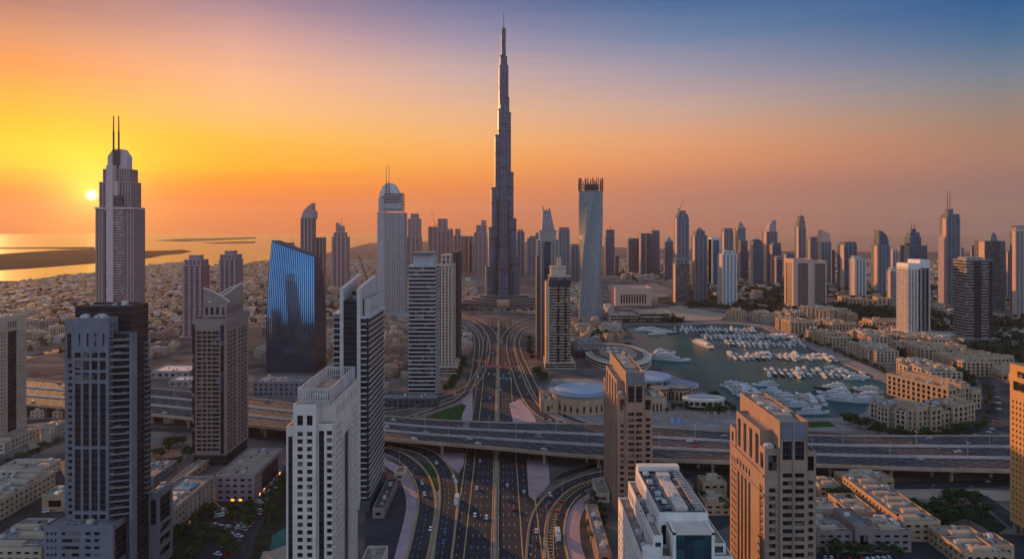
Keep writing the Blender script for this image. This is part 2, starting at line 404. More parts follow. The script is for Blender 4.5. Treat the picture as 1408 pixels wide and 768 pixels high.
# slip roads and ramps: centre lines in ground metres read off the photograph
def pxl(pts): return spline([P(*p) for p in pts], 8)
RAMP = {
 'lower_sunset_outer': (pxl([(505,613),(542,623),(563,636),(577,652),(585,672),(587,696),(583,722),(578,748),(572,772),(562,820)]), 12.5),
 'lower_sunset_inner': (pxl([(540,611),(575,618),(594,627),(608,643),(615,661),(617,685),(615,710),(611,740),(606,772),(598,820)]), 12.5),
 'lower_marina_inner': (pxl([(850,648),(826,652),(803,658),(778,669),(759,684),(746,702),(739,724),(736,768),(735,820)]), 11),
 'lower_marina_outer': (pxl([(850,660),(826,662),(803,669),(785,681),(772,697),(765,719),(764,743),(768,768),(777,820)]), 11.5),
 'upper_sunset': (pxl([(470,566),(533,563),(575,557),(606,548),(630,540),(648,529),(660,512),(667,492),(669,474),(666,460),(657,448),(642,438),(622,431)]), 12),
 'upper_sunset_outer': (pxl([(470,580),(545,577),(600,562),(632,548),(646,532),(652,512),(655,490),(656,474),(654,462),(645,450),(628,440)]), 8),
 'upper_marina': (pxl([(840,592),(800,588),(768,580),(744,568),(729,552),(719,534),(712,515),(706,497),(702,480),(702,466),(708,455),(720,447),(738,440)]), 12),
 'upper_marina_outer': (pxl([(860,590),(815,584),(782,574),(757,560),(741,544),(731,525),(722,505),(714,486),(711,470),(716,458),(729,449),(750,441)]), 8),
 'split_sunset': (pxl([(678,470),(675,458),(666,448),(654,441),(636,434),(600,428)]), 17),
 'split_marina': (pxl([(695,470),(698,460),(706,451),(718,444),(736,437),(770,430)]), 17),
}
def kerbs(mb, line, w, z=.18):
    for s in (-1, 1):
        l, r = offs(line, s*(w/2)), offs(line, s*(w/2+.7))
        mb.loft([[(a[0],a[1],0),(b[0],b[1],0),(b[0],b[1],z+.5),(a[0],a[1],z+.5)] for a, b in zip(l, r)])
for i, (nm, (line, w)) in enumerate(RAMP.items()):
    mb = MB(); ribbon(mb, line, w, .06+.012*i); struct(mb.obj('slip_road', asph if 'outer' not in nm else asph2))
    k = MB(); kerbs(k, line, w); struct(k.obj('kerb', conc))
    m1 = MB(); dashes(m1, line, 0, .16+.012*i, 3, 6, .3)
    if w > 10: dashes(m1, line, w/4, .16+.012*i, 3, 9, .22)
    struct(m1.obj('slip_road_markings', white))
    m2 = MB()
    for s in (-1, 1): ribbon(m2, line, .65, .15+.012*i, s*(w/2-.5))
    struct(m2.obj('slip_road_edge_lines', amber))
# hatched gore between the two lower marina slip roads
g = MB(); a, b = RAMP['lower_marina_inner'][0], RAMP['lower_marina_outer'][0]
for i, (p, q2) in enumerate(zip(offs(a, -6.1)[26:], offs(b, 6.2)[26:])):
    pass
la = offs(a, -6.3)
gl = [(x, y) for x, y in la if y < 600]
for x, y, h in along(gl, 4.6):
    c, s = math.cos(h), math.sin(h)
    g.quad(*[(x+c*u-s*v, y+s*u+c*v, .30) for u, v in ((0,0),(.9,0),(3.1,4.4),(2.2,4.4))])
for d in (0, -4.8): ribbon(g, gl, .5, .29, d)
struct(g.obj('gore_hatching', amber))
# pavements, verges and islands
def strip(name, pts, w, mat, z=.05, k='structure'):
    mb = MB(); ribbon(mb, pxl(pts), w, z); return kind(mb.obj(name, mat), k)
strip('pavement', [(505,626),(535,638),(552,650),(563,668),(568,690),(566,712),(560,738),(553,768),(540,820)], 10, pave, .03)
strip('pavement', [(850,672),(826,676),(808,685),(795,699),(788,718),(789,745),(795,768),(806,820)], 9, pave, .03)
strip('pavement', [(640,590),(640,560),(640,545),(652,520),(661,500)], 7, pave, .03)
strip('pavement', [(709,470),(716,490),(727,512),(738,535),(752,552),(775,570),(812,580)], 7, pave, .025)
flat('paved_island', [P(*p) for p in ((724,632),(754,632),(756,664),(735,688),(727,681))], .09, pave)
flat('paved_island', [P(*p) for p in ((600,622),(640,622),(637,640),(630,650),(618,640))], .09, pave)
flat('paved_island', [P(*p) for p in ((700,555),(715,548),(735,572),(738,582),(706,582))], .085, pave)
flat('gravel_verge', [P(*p) for p in ((598,668),(605,672),(604,690),(602,720),(597,768),(592,800),(586,800),(590,768),(596,720),(599,690))], .085, tan_pave)
flat('paved_island', [P(*p) for p in ((640,600),(649,600),(650,540),(646,540),(638,570))], .085, pave)
kind(flat('lawn', [P(*p) for p in ((583,574),(612,562),(636,555),(641,557),(632,578))], .10, grassm), 'stuff')
kind(flat('lawn', [P(*p) for p in ((578,634),(590,637),(601,652),(606,670),(601,676),(592,664),(584,650))], .10, grassm), 'stuff')
kind(flat('lawn', [P(*p) for p in ((760,660),(775,649),(815,638),(826,639),(800,648))], .10, greens), 'stuff')
kind(flat('lawn', [P(*p) for p in ((676,452),(690,447),(703,452),(694,459),(687,462))], .10, greens), 'stuff')
kind(flat('lawn', [P(*p) for p in ((1075,580),(1140,579),(1150,586),(1085,588))], .10, grassm), 'stuff')
# cross street in front of the tall tower, and streets elsewhere
STREETS = {
 'boulevard': ([(560,436),(620,434),(690,432),(760,433),(840,436)], 22, asph2),
 'tower_street': ([(560,425),(640,423),(700,422),(760,423),(850,428)], 14, asph2),
 'parking_street': ([(396,640),(386,655),(372,676),(350,700),(325,730),(300,768),(262,820)], 13, asph2),
 'side_street': ([(-40,662),(20,634),(84,604),(150,585)], 11, asph),
 'under_street': ([(-60,590),(60,578),(150,586),(250,592),(345,600),(390,606),(470,620)], 12, asph2),
 'service_road': ([(1120,672),(1190,668),(1290,666),(1400,664),(1500,664)], 16, asph),
 'corner_road': ([(1345,680),(1372,700),(1400,722),(1440,752)], 12, asph2),
 'ring_road': ([(1100,594),(1180,600),(1260,603),(1320,597),(1352,578),(1362,548),(1352,520),(1330,500),(1290,478)], 14, asph2),
 'marina_street': ([(1012,436),(1045,438),(1085,450),(1120,462),(1160,484),(1200,504),(1250,528)], 12, asph2),
 'marina_back_street': ([(1040,420),(1080,428),(1130,438),(1180,452),(1260,478),(1330,505),(1408,535)], 12, asph2),
 'desert_road': ([(-60,520),(40,490),(150,470),(260,462),(340,458)], 20, asph2),
 'desert_lane': ([(0,470),(90,452),(200,440),(340,436),(440,430)], 12, tan_pave),
 'field_road': ([(900,392),(950,402),(1010,414),(1060,421)], 12, tan_pave),
 'coast_road': ([(80,420),(180,398),(300,385),(420,372),(520,360)], 16, tan_pave),
}
for i, (nm, (pts, w, m)) in enumerate(STREETS.items()):
    mb = MB(); ribbon(mb, pxl(pts), w, .035+.003*i)
    struct(mb.obj('street', m))
# ground patches: car parks, sandy lots, pale pools
flat('service_yard', [P(*p) for p in ((-60,790),(-40,668),(40,640),(100,618),(200,640),(260,690),(400,636),(396,800))], .012, asph2)  # dark asphalt, laid also to stand in for shade on this ground
flat('service_yard', [P(*p) for p in ((500,800),(503,690),(520,640),(545,650),(556,668),(561,690),(559,712),(552,738),(536,800))], .012, asph2)
flat('service_yard', [P(*p) for p in ((930,650),(1010,650),(1010,720),(985,730))], .012, asph2)
flat('service_yard', [P(*p) for p in ((1110,690),(1160,690),(1250,700),(1300,730),(1420,735),(1420,800),(1100,800))], .012, asph2)
flat('car_park', [P(*p) for p in ((283,722),(300,690),(340,690),(362,700),(320,742),(288,742))], .02, asph2)
flat('sandy_lot', [P(*p) for p in ((1128,668),(1290,672),(1400,674),(1400,688),(1290,686),(1200,684))], .02, tan_pave)
flat('sandy_lot', [P(*p) for p in ((30,585),(84,575),(84,600),(45,628))], .02, tan_pave)
flat('sandy_lot', [P(*p) for p in ((1225,430),(1300,426),(1330,436),(1310,450),(1250,448))], .02, plain('rosy_sand', (.36,.22,.16), .9))
flat('sandy_lot', [P(*p) for p in ((1330,448),(1408,450),(1460,470),(1400,472),(1335,462))], .02, plain('grey_sand', (.30,.25,.21), .9))
flat('sandy_lot', [P(*p) for p in ((1385,480),(1440,490),(1440,500),(1340,486),(1290,466),(1320,466))], .025, tan_pave)
flat('sandy_lot', [P(*p) for p in ((900,424),(935,420),(1000,432),(990,440),(900,441))], .02, tan_pave)
flat('sandy_lot', [P(*p) for p in ((835,392),(905,390),(930,402),(905,411),(840,404))], .02, plain('rosy_sand', (.36,.22,.16), .9))
pond = water_mat('pond_water', (.16,.14,.12), .25, .15, .1, .5)
flat('pond', [P(*p) for p in ((1040,405),(1060,402.5),(1092,403),(1093,411),(1070,412),(1046,409))], .03, pond)
flat('pond', [P(*p) for p in ((632,381),(650,377),(667,378),(667,392),(650,397),(636,393))], .03, pond)
flat('marina_plaza', [P(*p) for p in ((880,575),(905,540),(940,522),(985,550),(995,560),(1010,570),(1040,577),(1160,577),(1190,575),(1250,592),(1130,592),(880,588))], .015, prom)
flat('mall_forecourt', [P(*p) for p in ((742,548),(752,574),(800,581),(830,584),(860,560),(830,520),(760,520))], .015, prom)
# planting beds that nobody could count
for pts in (((940,400),(1030,398),(1035,414),(1000,424),(940,420)), ((1232,424),(1300,430),(1408,440),(1408,446),(1330,444),(1300,436),(1236,432)),
            ((1150,418),(1236,425),(1236,440),(1190,442),(1100,437)), ((1030,418),(1062,414),(1092,424),(1070,432),(1040,428)), ((905,408),(930,414),(930,420),(905,416)),
            ((1300,470),(1408,478),(1408,486),(1330,480)), ((640,408),(668,404),(668,418),(630,420)), ((716,404),(745,408),(745,420),(716,418)),
            ((1190,590),(1280,604),(1340,598),(1356,570),(1350,560),(1335,585),(1280,592),(1200,582)), ((845,438),(935,438),(940,443),(850,443)),
            ((1280,700),(1345,692),(1385,725),(1370,735),(1330,712),(1290,722)), ((250,730),(276,735),(262,790),(225,790),(225,748))):
    kind(flat('ground_planting', [P(*p) for p in pts], .05, greens), 'stuff')

# ------------------------------------------------------------------ the elevated road that crosses the picture
ST = [((-1300,1000),(-1360,1140)),((-900,880),(-960,1015)),((-514,772),(-590,896)),((-367,732),(-425,850)),((-249,691),(-290,800)),((-110,646),(-124,724)),((-28,624),(-32,702)),((74,595),(88,692)),((233,576),(268,657)),((378,562),(440,655)),((700,552),(720,650)),((1100,546),(1100,644))]
near_edge = spline([a for a, b in ST], 6); far_edge = spline([b for a, b in ST], 6)
def lane(t): return [(a[0]+(b[0]-a[0])*t, a[1]+(b[1]-a[1])*t) for a, b in zip(near_edge, far_edge)]
DZ = 12.0
deck_asph = plain('sunlit_deck_asphalt', (.066,.060,.064), .85, var=.3, scale=.05, fine=.7, streak=(.05,.6,1))  # lighter and warmer than the road asphalt: grazing sun put into the colour
ov = thing('road_overpass', 'long elevated concrete road crossing over the main highway with several carriageways', 'overpass', (0, 0, 0))
def slab(mb, t0, t1, z0, z1):
    mb.loft([[(a[0],a[1],z0),(b[0],b[1],z0),(b[0],b[1],z1),(a[0],a[1],z1)] for a, b in zip(lane(t0), lane(t1))])
d = MB(); slab(d, 0, .31, DZ-1.6, DZ-.02); slab(d, .335, .64, DZ-1.6, DZ-.02); slab(d, .665, 1, DZ-1.6, DZ-.02)
for t in (.06, .25, .39, .58, .72, .93): slab(d, t-.02, t+.02, DZ-3.2, DZ-1.62)
d.obj('deck', conc, ov)
for t0, t1 in ((.012,.298),(.347,.628),(.677,.988)):
    mb = MB(); mb.grid([[(a[0],a[1],DZ+.02),(b[0],b[1],DZ+.02)] for a, b in zip(lane(t0), lane(t1))]); mb.obj('carriageway', deck_asph, ov)
for t in (.004, .306, .339, .636, .669, .996):
    mb = MB(); slab(mb, t-.005, t+.005, DZ-.6 if t in (.004, .996) else DZ, DZ+1.15); mb.obj('parapet', conc if t < .1 or t > .9 else conc_pale, ov)
mb = MB()
for t0, t1 in ((.012,.298),(.347,.628),(.677,.988)):
    for k in range(1, 5):
        t = t0+(t1-t0)*k/5
        dashes(mb, lane(t), 0, DZ+.05, 4, 9, .35)
mb.obj('lane_marking', white, ov)['kind'] = 'stuff'
mb = MB()
for t0, t1 in ((.02,.29),(.355,.62),(.685,.98)):
    for t in (t0, t1): ribbon(mb, lane(t), .35, DZ+.06)
mb.obj('edge_line', white, ov)
def clear_of_road(x, y):
    u = x-hw(0, y)[0]
    if -31 < u < 34: return abs(u+.5) < 1.6
    for nm in RAMP:
        l, w = RAMP[nm]
        for p in l:
            if (p[0]-x)**2+(p[1]-y)**2 < (w/2+2.5)**2: return False
    return True
for t in (.10, .22, .43, .54, .76, .90):
    for x, y, h in along(lane(t), 46, 12):
        if -620 < x < 520 and clear_of_road(x, y):
            mb = MB(); mb.prism(circle(x, y, 1.35, n=10), 0, DZ-4.4)
            mb.obox(x, y, DZ-4.4, 2.2, 7.5, 1.19, h); mb.obj('column', conc, ov)

kind(flat('lawn', [P(*p) for p in ((352,735),(372,700),(388,690),(394,700),(385,730),(360,768),(340,790))], .06, greens), 'stuff')
flat('sports_court', [P(*p) for p in ((374,735),(398,722),(400,746),(372,757))], .1, plain('court_teal', (.03,.13,.11), .8))
flat('terrace_paving', [P(*p) for p in ((362,757),(372,757),(400,746),(402,775),(352,782))], .08, tan_pave)
# ------------------------------------------------------------------ building kit
pane_mesh = {}
def unit_pane(mat):
    if mat.name not in pane_mesh:
        mb = MB(); mb.box(-.5, .5, -.06, .06, -.5, .5); pane_mesh[mat.name] = mb.mesh('window', mat)
    return pane_mesh[mat.name]
FR = {'S': ((0, 0), (1, 0), (0, 1)), 'E': ((1, 0), (0, 1), (-1, 0)), 'N': ((1, 1), (-1, 0), (0, -1)), 'W': ((0, 1), (0, -1), (1, 0))}
def grid_ops(L, z0, z1, nc, nr, wf=.6, hf=.55, mu=1.0, mz=(.6, .6), u0=0.0):
    """Openings of a regular window grid: nc columns, nr rows over length L."""
    cw = (L-2*mu)/nc; rh = (z1-z0-mz[0]-mz[1])/nr
    return [(u0+mu+cw*(i+.5-wf/2), u0+mu+cw*(i+.5+wf/2), z0+mz[0]+rh*(j+.5-hf/2), z0+mz[0]+rh*(j+.5+hf/2)) for j in range(nr) for i in range(nc)]
class Bld:
    def __init__(s, name, label, cat='building', loc=(0, 0), group=None, rz=0.0):
        s.root = thing(name, label, cat, (loc[0], loc[1], 0), rz, group); s.ox, s.oy = loc; s.rz = rz
        s.walls = {}; s.wins = []; s.roofs = []; s.extra = {}
    def mb(s, part, mat): return s.extra.setdefault((part, mat.name), (MB(), mat))[0]
    def new(s, part, mat): return s.extra.setdefault((part, len(s.extra)), (MB(), mat))[0]
    def block(s, x0, x1, y0, y1, z0, z1, mat, dep=.5, roof=True, par=1.0, roofmat=None, **ops):
        """One volume: walls with the given openings per face (S, E, N, W), roof deck and parapet. Coordinates are local."""
        w = s.walls.setdefault(mat.name, (MB(), mat))[0]
        for f, (o, ux, iw) in FR.items():
            ox, oy = (x0, x1)[o[0]], (y0, y1)[o[1]]
            L = (x1-x0) if ux[0] else (y1-y0)
            s.face(w, (ox, oy), ux, iw, L, z0, z1+par, ops.get(f, ()), dep)
        if roof:
            rf = MB(); s.roofs.append(rf); rf.quad((x0+.01,y0+.01,z1),(x1-.01,y0+.01,z1),(x1-.01,y1-.01,z1),(x0+.01,y1-.01,z1))
            if par > .2:                                   # inner faces and coping of the parapet
                t = .5
                for a, b, c, d in ((x0,x1,y0,y0+t),(x0,x1,y1-t,y1),(x0,x0+t,y0+t,y1-t),(x1-t,x1,y0+t,y1-t)):
                    w.box(a+.02, b-.02, c+.02, d-.02, z1+.03, z1+par+.03)
    def face(s, w, o, ux, iw, L, z0, z1, ops, dep):
        pt = lambda u, d, z: (o[0]+ux[0]*u+iw[0]*d, o[1]+ux[1]*u+iw[1]*d, z)
        ops = [q for q in ops if q[2] >= z0 and q[3] <= z1 and q[0] >= 0 and q[1] <= L]
        zs = sorted({round(v, 4) for q in ops for v in q[2:4]} | {z0, z1})
        for za, zb in zip(zs, zs[1:]):
            zm = (za+zb)/2; u = 0.0
            for q in sorted(q for q in ops if q[2] < zm < q[3]):
                if q[0] > u+1e-4: w.quad(pt(u,0,za), pt(q[0],0,za), pt(q[0],0,zb), pt(u,0,zb))
                u = q[1]
            if u < L-1e-4: w.quad(pt(u,0,za), pt(L,0,za), pt(L,0,zb), pt(u,0,zb))
        ang = math.atan2(ux[1], ux[0])
        for a, b, c, d in ops:
            w.quad(pt(a,0,c), pt(a,dep,c), pt(a,dep,d), pt(a,0,d)); w.quad(pt(b,0,c), pt(b,0,d), pt(b,dep,d), pt(b,dep,c))
            w.quad(pt(a,0,c), pt(b,0,c), pt(b,dep,c), pt(a,dep,c)); w.quad(pt(a,0,d), pt(a,dep,d), pt(b,dep,d), pt(b,0,d))
            m = pt((a+b)/2, dep+.05, (c+d)/2)
            s.wins.append((m, b-a, d-c, ang))
    def part(s, name, mat, **k):
        def f(build):
            mb = MB(); build(mb); return mb.obj(name, mat, s.root, **k)
        return f
    def finish(s, glass, roofmat, tall=None, maxw=98, wname='window', clutter=0, carea=None, seed=0):
        for (mb, mat) in s.walls.values(): mb.obj('wall', mat, s.root)
        for rf in s.roofs: rf.obj('roof', roofmat, s.root)
        for (part, _), (mb, mat) in s.extra.items(): mb.obj(part, mat, s.root)
        ws = sorted(s.wins, key=lambda q: (-round(q[1]*q[2]/6), (s.ox+q[0][0])**2+(s.oy+q[0][1])**2+(q[0][2]-H)**2))
        for m, w, h, a in ws[:maxw]:
            if h > 7.5:                                    # tall glazing keeps its own floor lines and mullions
                c, n = math.cos(a)*w/2, math.sin(a)*w/2; q = MB()
                q.loft([[(m[0]-c-n*.0, m[1]-n, z), (m[0]+c, m[1]+n, z), (m[0]+c-math.sin(a)*.1, m[1]+n+math.cos(a)*.1, z), (m[0]-c-math.sin(a)*.1, m[1]-n+math.cos(a)*.1, z)] for z in (m[2]-h/2-.01, m[2]+h/2+.01)])
                q.obj(wname, tall or curt_dark, s.root)
            else: link(wname, unit_pane(glass), s.root, m, a, (w+.02, 1, h+.02))
        if len(ws) > maxw:
            mb = MB()
            for m, w, h, a in ws[maxw:]:
                c, n = math.cos(a)*w/2, math.sin(a)*w/2
                mb.quad((m[0]-c, m[1]-n, m[2]-h/2), (m[0]+c, m[1]+n, m[2]-h/2), (m[0]+c, m[1]+n, m[2]+h/2), (m[0]-c, m[1]-n, m[2]+h/2))
            mb.obj('window', glass, s.root)['kind'] = 'stuff'
        if clutter: roof_clutter(s.root, carea, int(clutter*1.6), seed)
        return s.root
unit_meshes = None
def roof_clutter(root, areas, n, seed=0):
    """Air handlers, ducts and hatches bolted to a roof."""
    global unit_meshes
    if unit_meshes is None:
        unit_meshes = []
        for k, (sx, sy, sz) in enumerate(((2.2,1.6,1.5),(3.4,2.0,1.9),(1.4,1.4,1.1),(5.5,.8,.7),(2.8,2.8,2.4))):
            mb = MB(); mb.box(-sx/2, sx/2, -sy/2, sy/2, .15, sz); mb.box(-sx/2-.1, sx/2+.1, -sy/2-.1, sy/2+.1, 0, .13)
            if sx < 5: mb.prism(circle(0, 0, min(sx, sy)*.34, n=10), sz+.01, sz+.25)
            unit_meshes.append(mb.mesh('roof_unit', [roofu1, roofu2, roofu3][k % 3]))
    r2 = random.Random(seed+5)
    for i in range(n):
        x0, x1, y0, y1, z = areas[i % len(areas)]
        k = r2.randrange(5)
        link('roof_unit', unit_meshes[k], root, (r2.uniform(x0+2, x1-2), r2.uniform(y0+2, y1-2), z), r2.choice((0, math.pi/2)))
roofu1 = plain('unit_metal', (.30,.29,.30), .5, .3); roofu2 = plain('unit_paint', (.46,.42,.38), .7); roofu3 = plain('unit_dark', (.10,.10,.11), .7)
roof_tan = plain('roof_tan', (.31,.24,.19), .9, var=.3, scale=.12, fine=.8)
roof_grey = plain('roof_grey', (.20,.18,.18), .9, var=.35, scale=.1, fine=.7)
roof_dark = plain('roof_dark', (.09,.085,.09), .9, var=.35)
pinkw = plain('pale_pink_stone', (.60,.475,.40), .75, var=.10)
grey_stone = plain('grey_cladding', (.155,.155,.175), .7, var=.12)
dgrey = plain('dark_cladding', (.075,.072,.085), .6, var=.2)
brown = plain('brown_stone', (.31,.195,.14), .75, var=.12)
brown2 = plain('rosy_stone', (.26,.185,.165), .75, var=.12)
beige = plain('beige_stone', (.44,.33,.25), .8, var=.12)
finstone = plain('fin_stone', (.47,.40,.37), .75, var=.12)
cream = plain('cream_render', (.56,.46,.37), .8, var=.12)
whitew = plain('white_render', (.66,.575,.505), .75, var=.10)
metal_pale = plain('pale_metal', (.45,.43,.43), .45, .4)
metal_dark = plain('dark_metal', (.06,.06,.065), .5, .4)
glass = glassy('window_glass', (.008,.010,.015), .15, .0, blind=.20)
glass_blue = glassy('blue_window_glass', (.012,.028,.045), .12, .1, blind=.1)
glass_warm = glassy('brown_window_glass', (.016,.012,.012), .18, .0, blind=.18)
glass_teal = glassy('teal_glass', (.016,.070,.085), .08, .3, cell=4.2)
curt_dark = curtain('dark_curtain_wall', (.012,.016,.024), (.032,.034,.042), 3.6, 1.8, .2, .14, .18, .12)
curt_navy = curtain('navy_curtain_wall', (.014,.032,.065), (.03,.042,.065), 4.0, 2.4, .2, .14, .18, .25)
curt_steel = curtain('steel_curtain_wall', (.07,.09,.12), (.13,.13,.14), 6.0, 4.0, .3, .25, .2, .5)
amber_lit = bpy.data.materials.new('amber_light'); amber_lit.use_nodes = True
_b = amber_lit.node_tree.nodes['Principled BSDF']; _b.inputs['Base Color'].default_value = (.6,.25,.06,1); _b.inputs['Emission Color'].default_value = (1,.36,.07,1); _b.inputs['Emission Strength'].default_value = 1.6

# ------------------------------------------------------------------ the near towers
def dark_balcony_tower():
    b = Bld('balcony_tower', 'dark grey tower with balconies, slotted crown panel and a square podium, nearest the sunset-lit tower', 'tower', (-247, 392))
    # local frame: x = X+247, y = Y-392
    body = [(1.2+4.6*i, 4.6+4.6*i, z0, z1) for i in range(4) for z0, z1 in ((44,78),(79.5,114),(116,120),(121.5,126.5),(128.2,131))]
    body += [(3.4+4.4*i, 4.4+4.4*i, 134.5, 141.5) for i in range(4)] + [(1.2+4.6*i, 4.6+4.6*i, z, z+2.6) for i in range(4) for z in (39.5,)]
    b.block(5.2, 25, 8, 18, 38.4, 149, grey_stone, .6, par=.9, S=body, E=grid_ops(10, 40, 148, 2, 28, .5, .5))
    b.block(.6, 5.1, 10, 19, 38.4, 126, grey_stone, .5, S=grid_ops(4.5, 40, 126, 1, 24, .66, .5, .4), W=grid_ops(9, 40, 126, 2, 24))
    # balcony wing
    b.block(25.1, 34.6, 13, 19, 38.4, 141, curt_dark, .3, par=.2)
    b.block(34.7, 36.2, 11.6, 17, 0, 140.5, grey_stone, .3, par=.5)
    # rear slab of dark glass and the side wing
    b.block(0, 32, 19.1, 38, 0, 154.4, curt_dark, .3, par=1.3)
    b.block(-5.2, -.2, 18.2, 34, 0, 148, grey_stone, .4, par=.6, S=[(1.4, 3.6, 8, 140)])
    b.block(32.1, 34.4, 19.1, 36, 0, 118, curt_dark, .3, par=.3)
    # podium
    pod = grid_ops(8, 2, 37.5, 3, 9, .55, .45, .8) + grid_ops(10.5, 2, 37.5, 1, 9, .92, .5, .2, u0=9.0) + grid_ops(11, 2, 37.5, 2, 9, .62, .45, .8, u0=20.5)
    b.block(-5.2, 31.8, 0, 17.9, 0, 38.2, grey_stone, .5, par=1.2, S=pod, E=[(2.2, 15, 18, 36), (2.2, 15, 2, 8), (2.2, 15, 9.5, 15.5)])
    b.block(34.6, 40, 33, 52, 0, 44, grey_stone, .5, par=1, E=[(3, 16, 26, 41), (3, 16, 20, 24), (3, 16, 13, 17), (3,16,6,10)], S=[(1, 4.4, 26, 41)])
    root = b.finish(glass, roof_grey, clutter=16, carea=[(6,24,9,17,149),(1,31,20,37,154.4),(0,30,1,7,38.2),(34.7,39.8,34,51,44)], seed=1)
    # curved balcony slabs, one per floor, and the small ones on both flanks
    mb = MB(); n = 8
    arc = [(25.05+9.4*i/n, 8.6+3.2*(i/n)**1.6) for i in range(n+1)]
    mb.prism(arc+[(34.5, 13.05), (25.05, 13.05)], 0, .95)
    me = mb.mesh('balcony', grey_stone)
    mb = MB(); mb.grid([[(x, y+.1, .96), (x, y+.1, 1.6)] for x, y in arc]); rail = mb.mesh('balustrade', glass)
    for k in range(27):
        o = link('balcony', me, root, (0, 0, 41+3.7*k)); link('balustrade', rail, o)
    mb = MB(); mb.box(0, 2.0, 0, 3.6, 0, .3); mb.box(1.85, 2.0, 0, 3.6, .31, 1.1); mb.box(0, 1.85, 0, .15, .31, 1.1); sm = mb.mesh('balcony', grey_stone)
    for k in range(29): link('balcony', sm, root, (34.4, 28, 46+3.1*k))
    mb = MB(); mb.box(-1.5, 0, 0, 3.2, 0, .3); mb.box(-1.5, -1.35, 0, 3.2, .31, 1.0); mb.box(-1.35, 0, 0, .15, .31, 1.0); sm = mb.mesh('balcony', grey_stone)
    for k in range(22): link('balcony', sm, root, (.6, 11, 42+3.75*k))
dark_balcony_tower()

def pale_slot_tower():
    b = Bld('office_tower', 'pale pink stone office tower with square windows and a louvred screen on its roof', 'tower', (-109, 350))
    # x = X+109, y = Y-350
    fr = [(11.2-.5+0*i, 0, 0, 0) for i in ()]
    f1 = [(u, u+2.6, 3.64*k+1.2, 3.64*k+3.4) for k in range(28) for u in (2.0, 6.6)] + [(u, u+2.8, 104.6, 109.4) for u in (1.9, 6.5)]
    b.block(3.7, 14.6, 0, 8, 0, 113.5, pinkw, .6, par=1.2, S=f1)
    b.block(0, 3.6, 1.2, 50, 0, 103, pinkw, .7, par=1, S=[(.9, 3.0, 2, 99)], W=grid_ops(48, 2, 102, 10, 27))
    b.block(14.7, 22, 2.2, 8, 0, 104, pinkw, .7, par=.9, S=[(.7, 3.3, 2, 101.5)]+[(4.6, 7.1, 3.64*k+1.0, 3.64*k+3.2) for k in range(28)])
    # the long side: slots on top, a framed dark strip, windows either side
    side = [(3.0+6.4*i, 5.4+6.4*i, 105.8, 110.6) for i in range(8)]
    side += [(20, 32, 2, 93)] + [(u, u+1.6, 2, 99-.7*abs(26-u)) for u in (14.2, 16.9, 33.6, 36.3)]
    side += [(u, u+2.9, 3.64*k+1.0, 3.64*k+3.1) for k in range(28) for u in (1.6, 5.6, 9.6, 40, 44.2, 48.2)]
    b.block(3.7, 22.0, 8.1, 60, 0, 113.5, pinkw, .9, par=1.2, E=side)
    for k in range(28):            # curved corner balconies next to the front
        pass
    root = b.finish(glass, roof_tan, clutter=22, carea=[(6,20,12,56,113.5)], seed=2)
    mb = MB(); mb.box(21.98, 23.2, 1.5, 5.0, 0, .3); mb.box(23.05, 23.2, 1.5, 5.0, .31, 1.1); me = mb.mesh('balcony', pinkw)
    for k in range(26): link('balcony', me, root, (0, .9, 5+3.64*k))
    # arch bands over the dark strip
    for r, z in ((13.5, 97.5), (9.5, 95.2)):
        mb = MB(); pts = []
        for i in range(13):
            t = i/12; pts.append((26-r*1.35+2*r*1.35*t, z-2.2*(2*t-1)**2*1.0))
        mb.loft([[(22.02,8.1+u,zz-1.2),(22.6,8.1+u,zz-1.2),(22.6,8.1+u,zz),(22.02,8.1+u,zz)] for u, zz in pts]); mb.obj('arch_band', pinkw, root)
    # louvred screen round the roof plant
    mb = MB()
    x0, x1, y0, y1, z0, z1 = 5.2, 20.6, 3.0, 58.5, 114.7, 121.2
    for a, c in ((x0, 0), (x1, 0)):
        for k in range(47):
            y = y0+(y1-y0)*k/46; mb.box(a-.12, a+.12, y-.28, y+.28, 113.5, z1)
    for k in range(14):
        x = x0+(x1-x0)*k/13
        for y in (y0, y1): mb.box(x-.28, x+.28, y-.12, y+.12, 113.52, z1-.02)
    mb.obj('roof_screen', metal_pale, root)
    mb = MB()
    for a in (x0, x1): mb.box(a-.35, a+.35, y0-.4, y1+.4, z1+.01, z1+.5)
    for y in (y0, y1): mb.box(x0+.36, x1-.36, y-.35, y+.35, z1+.01, z1+.5)
    mb.obj('screen_rail', metal_pale, root)
    mb = MB(); mb.box(8, 18, 20, 52, 113.5, 116.2); mb.box(9.5, 16.5, 12, 19, 113.5, 115.4); mb.obj('plant_room', roof_tan, root)
pale_slot_tower()

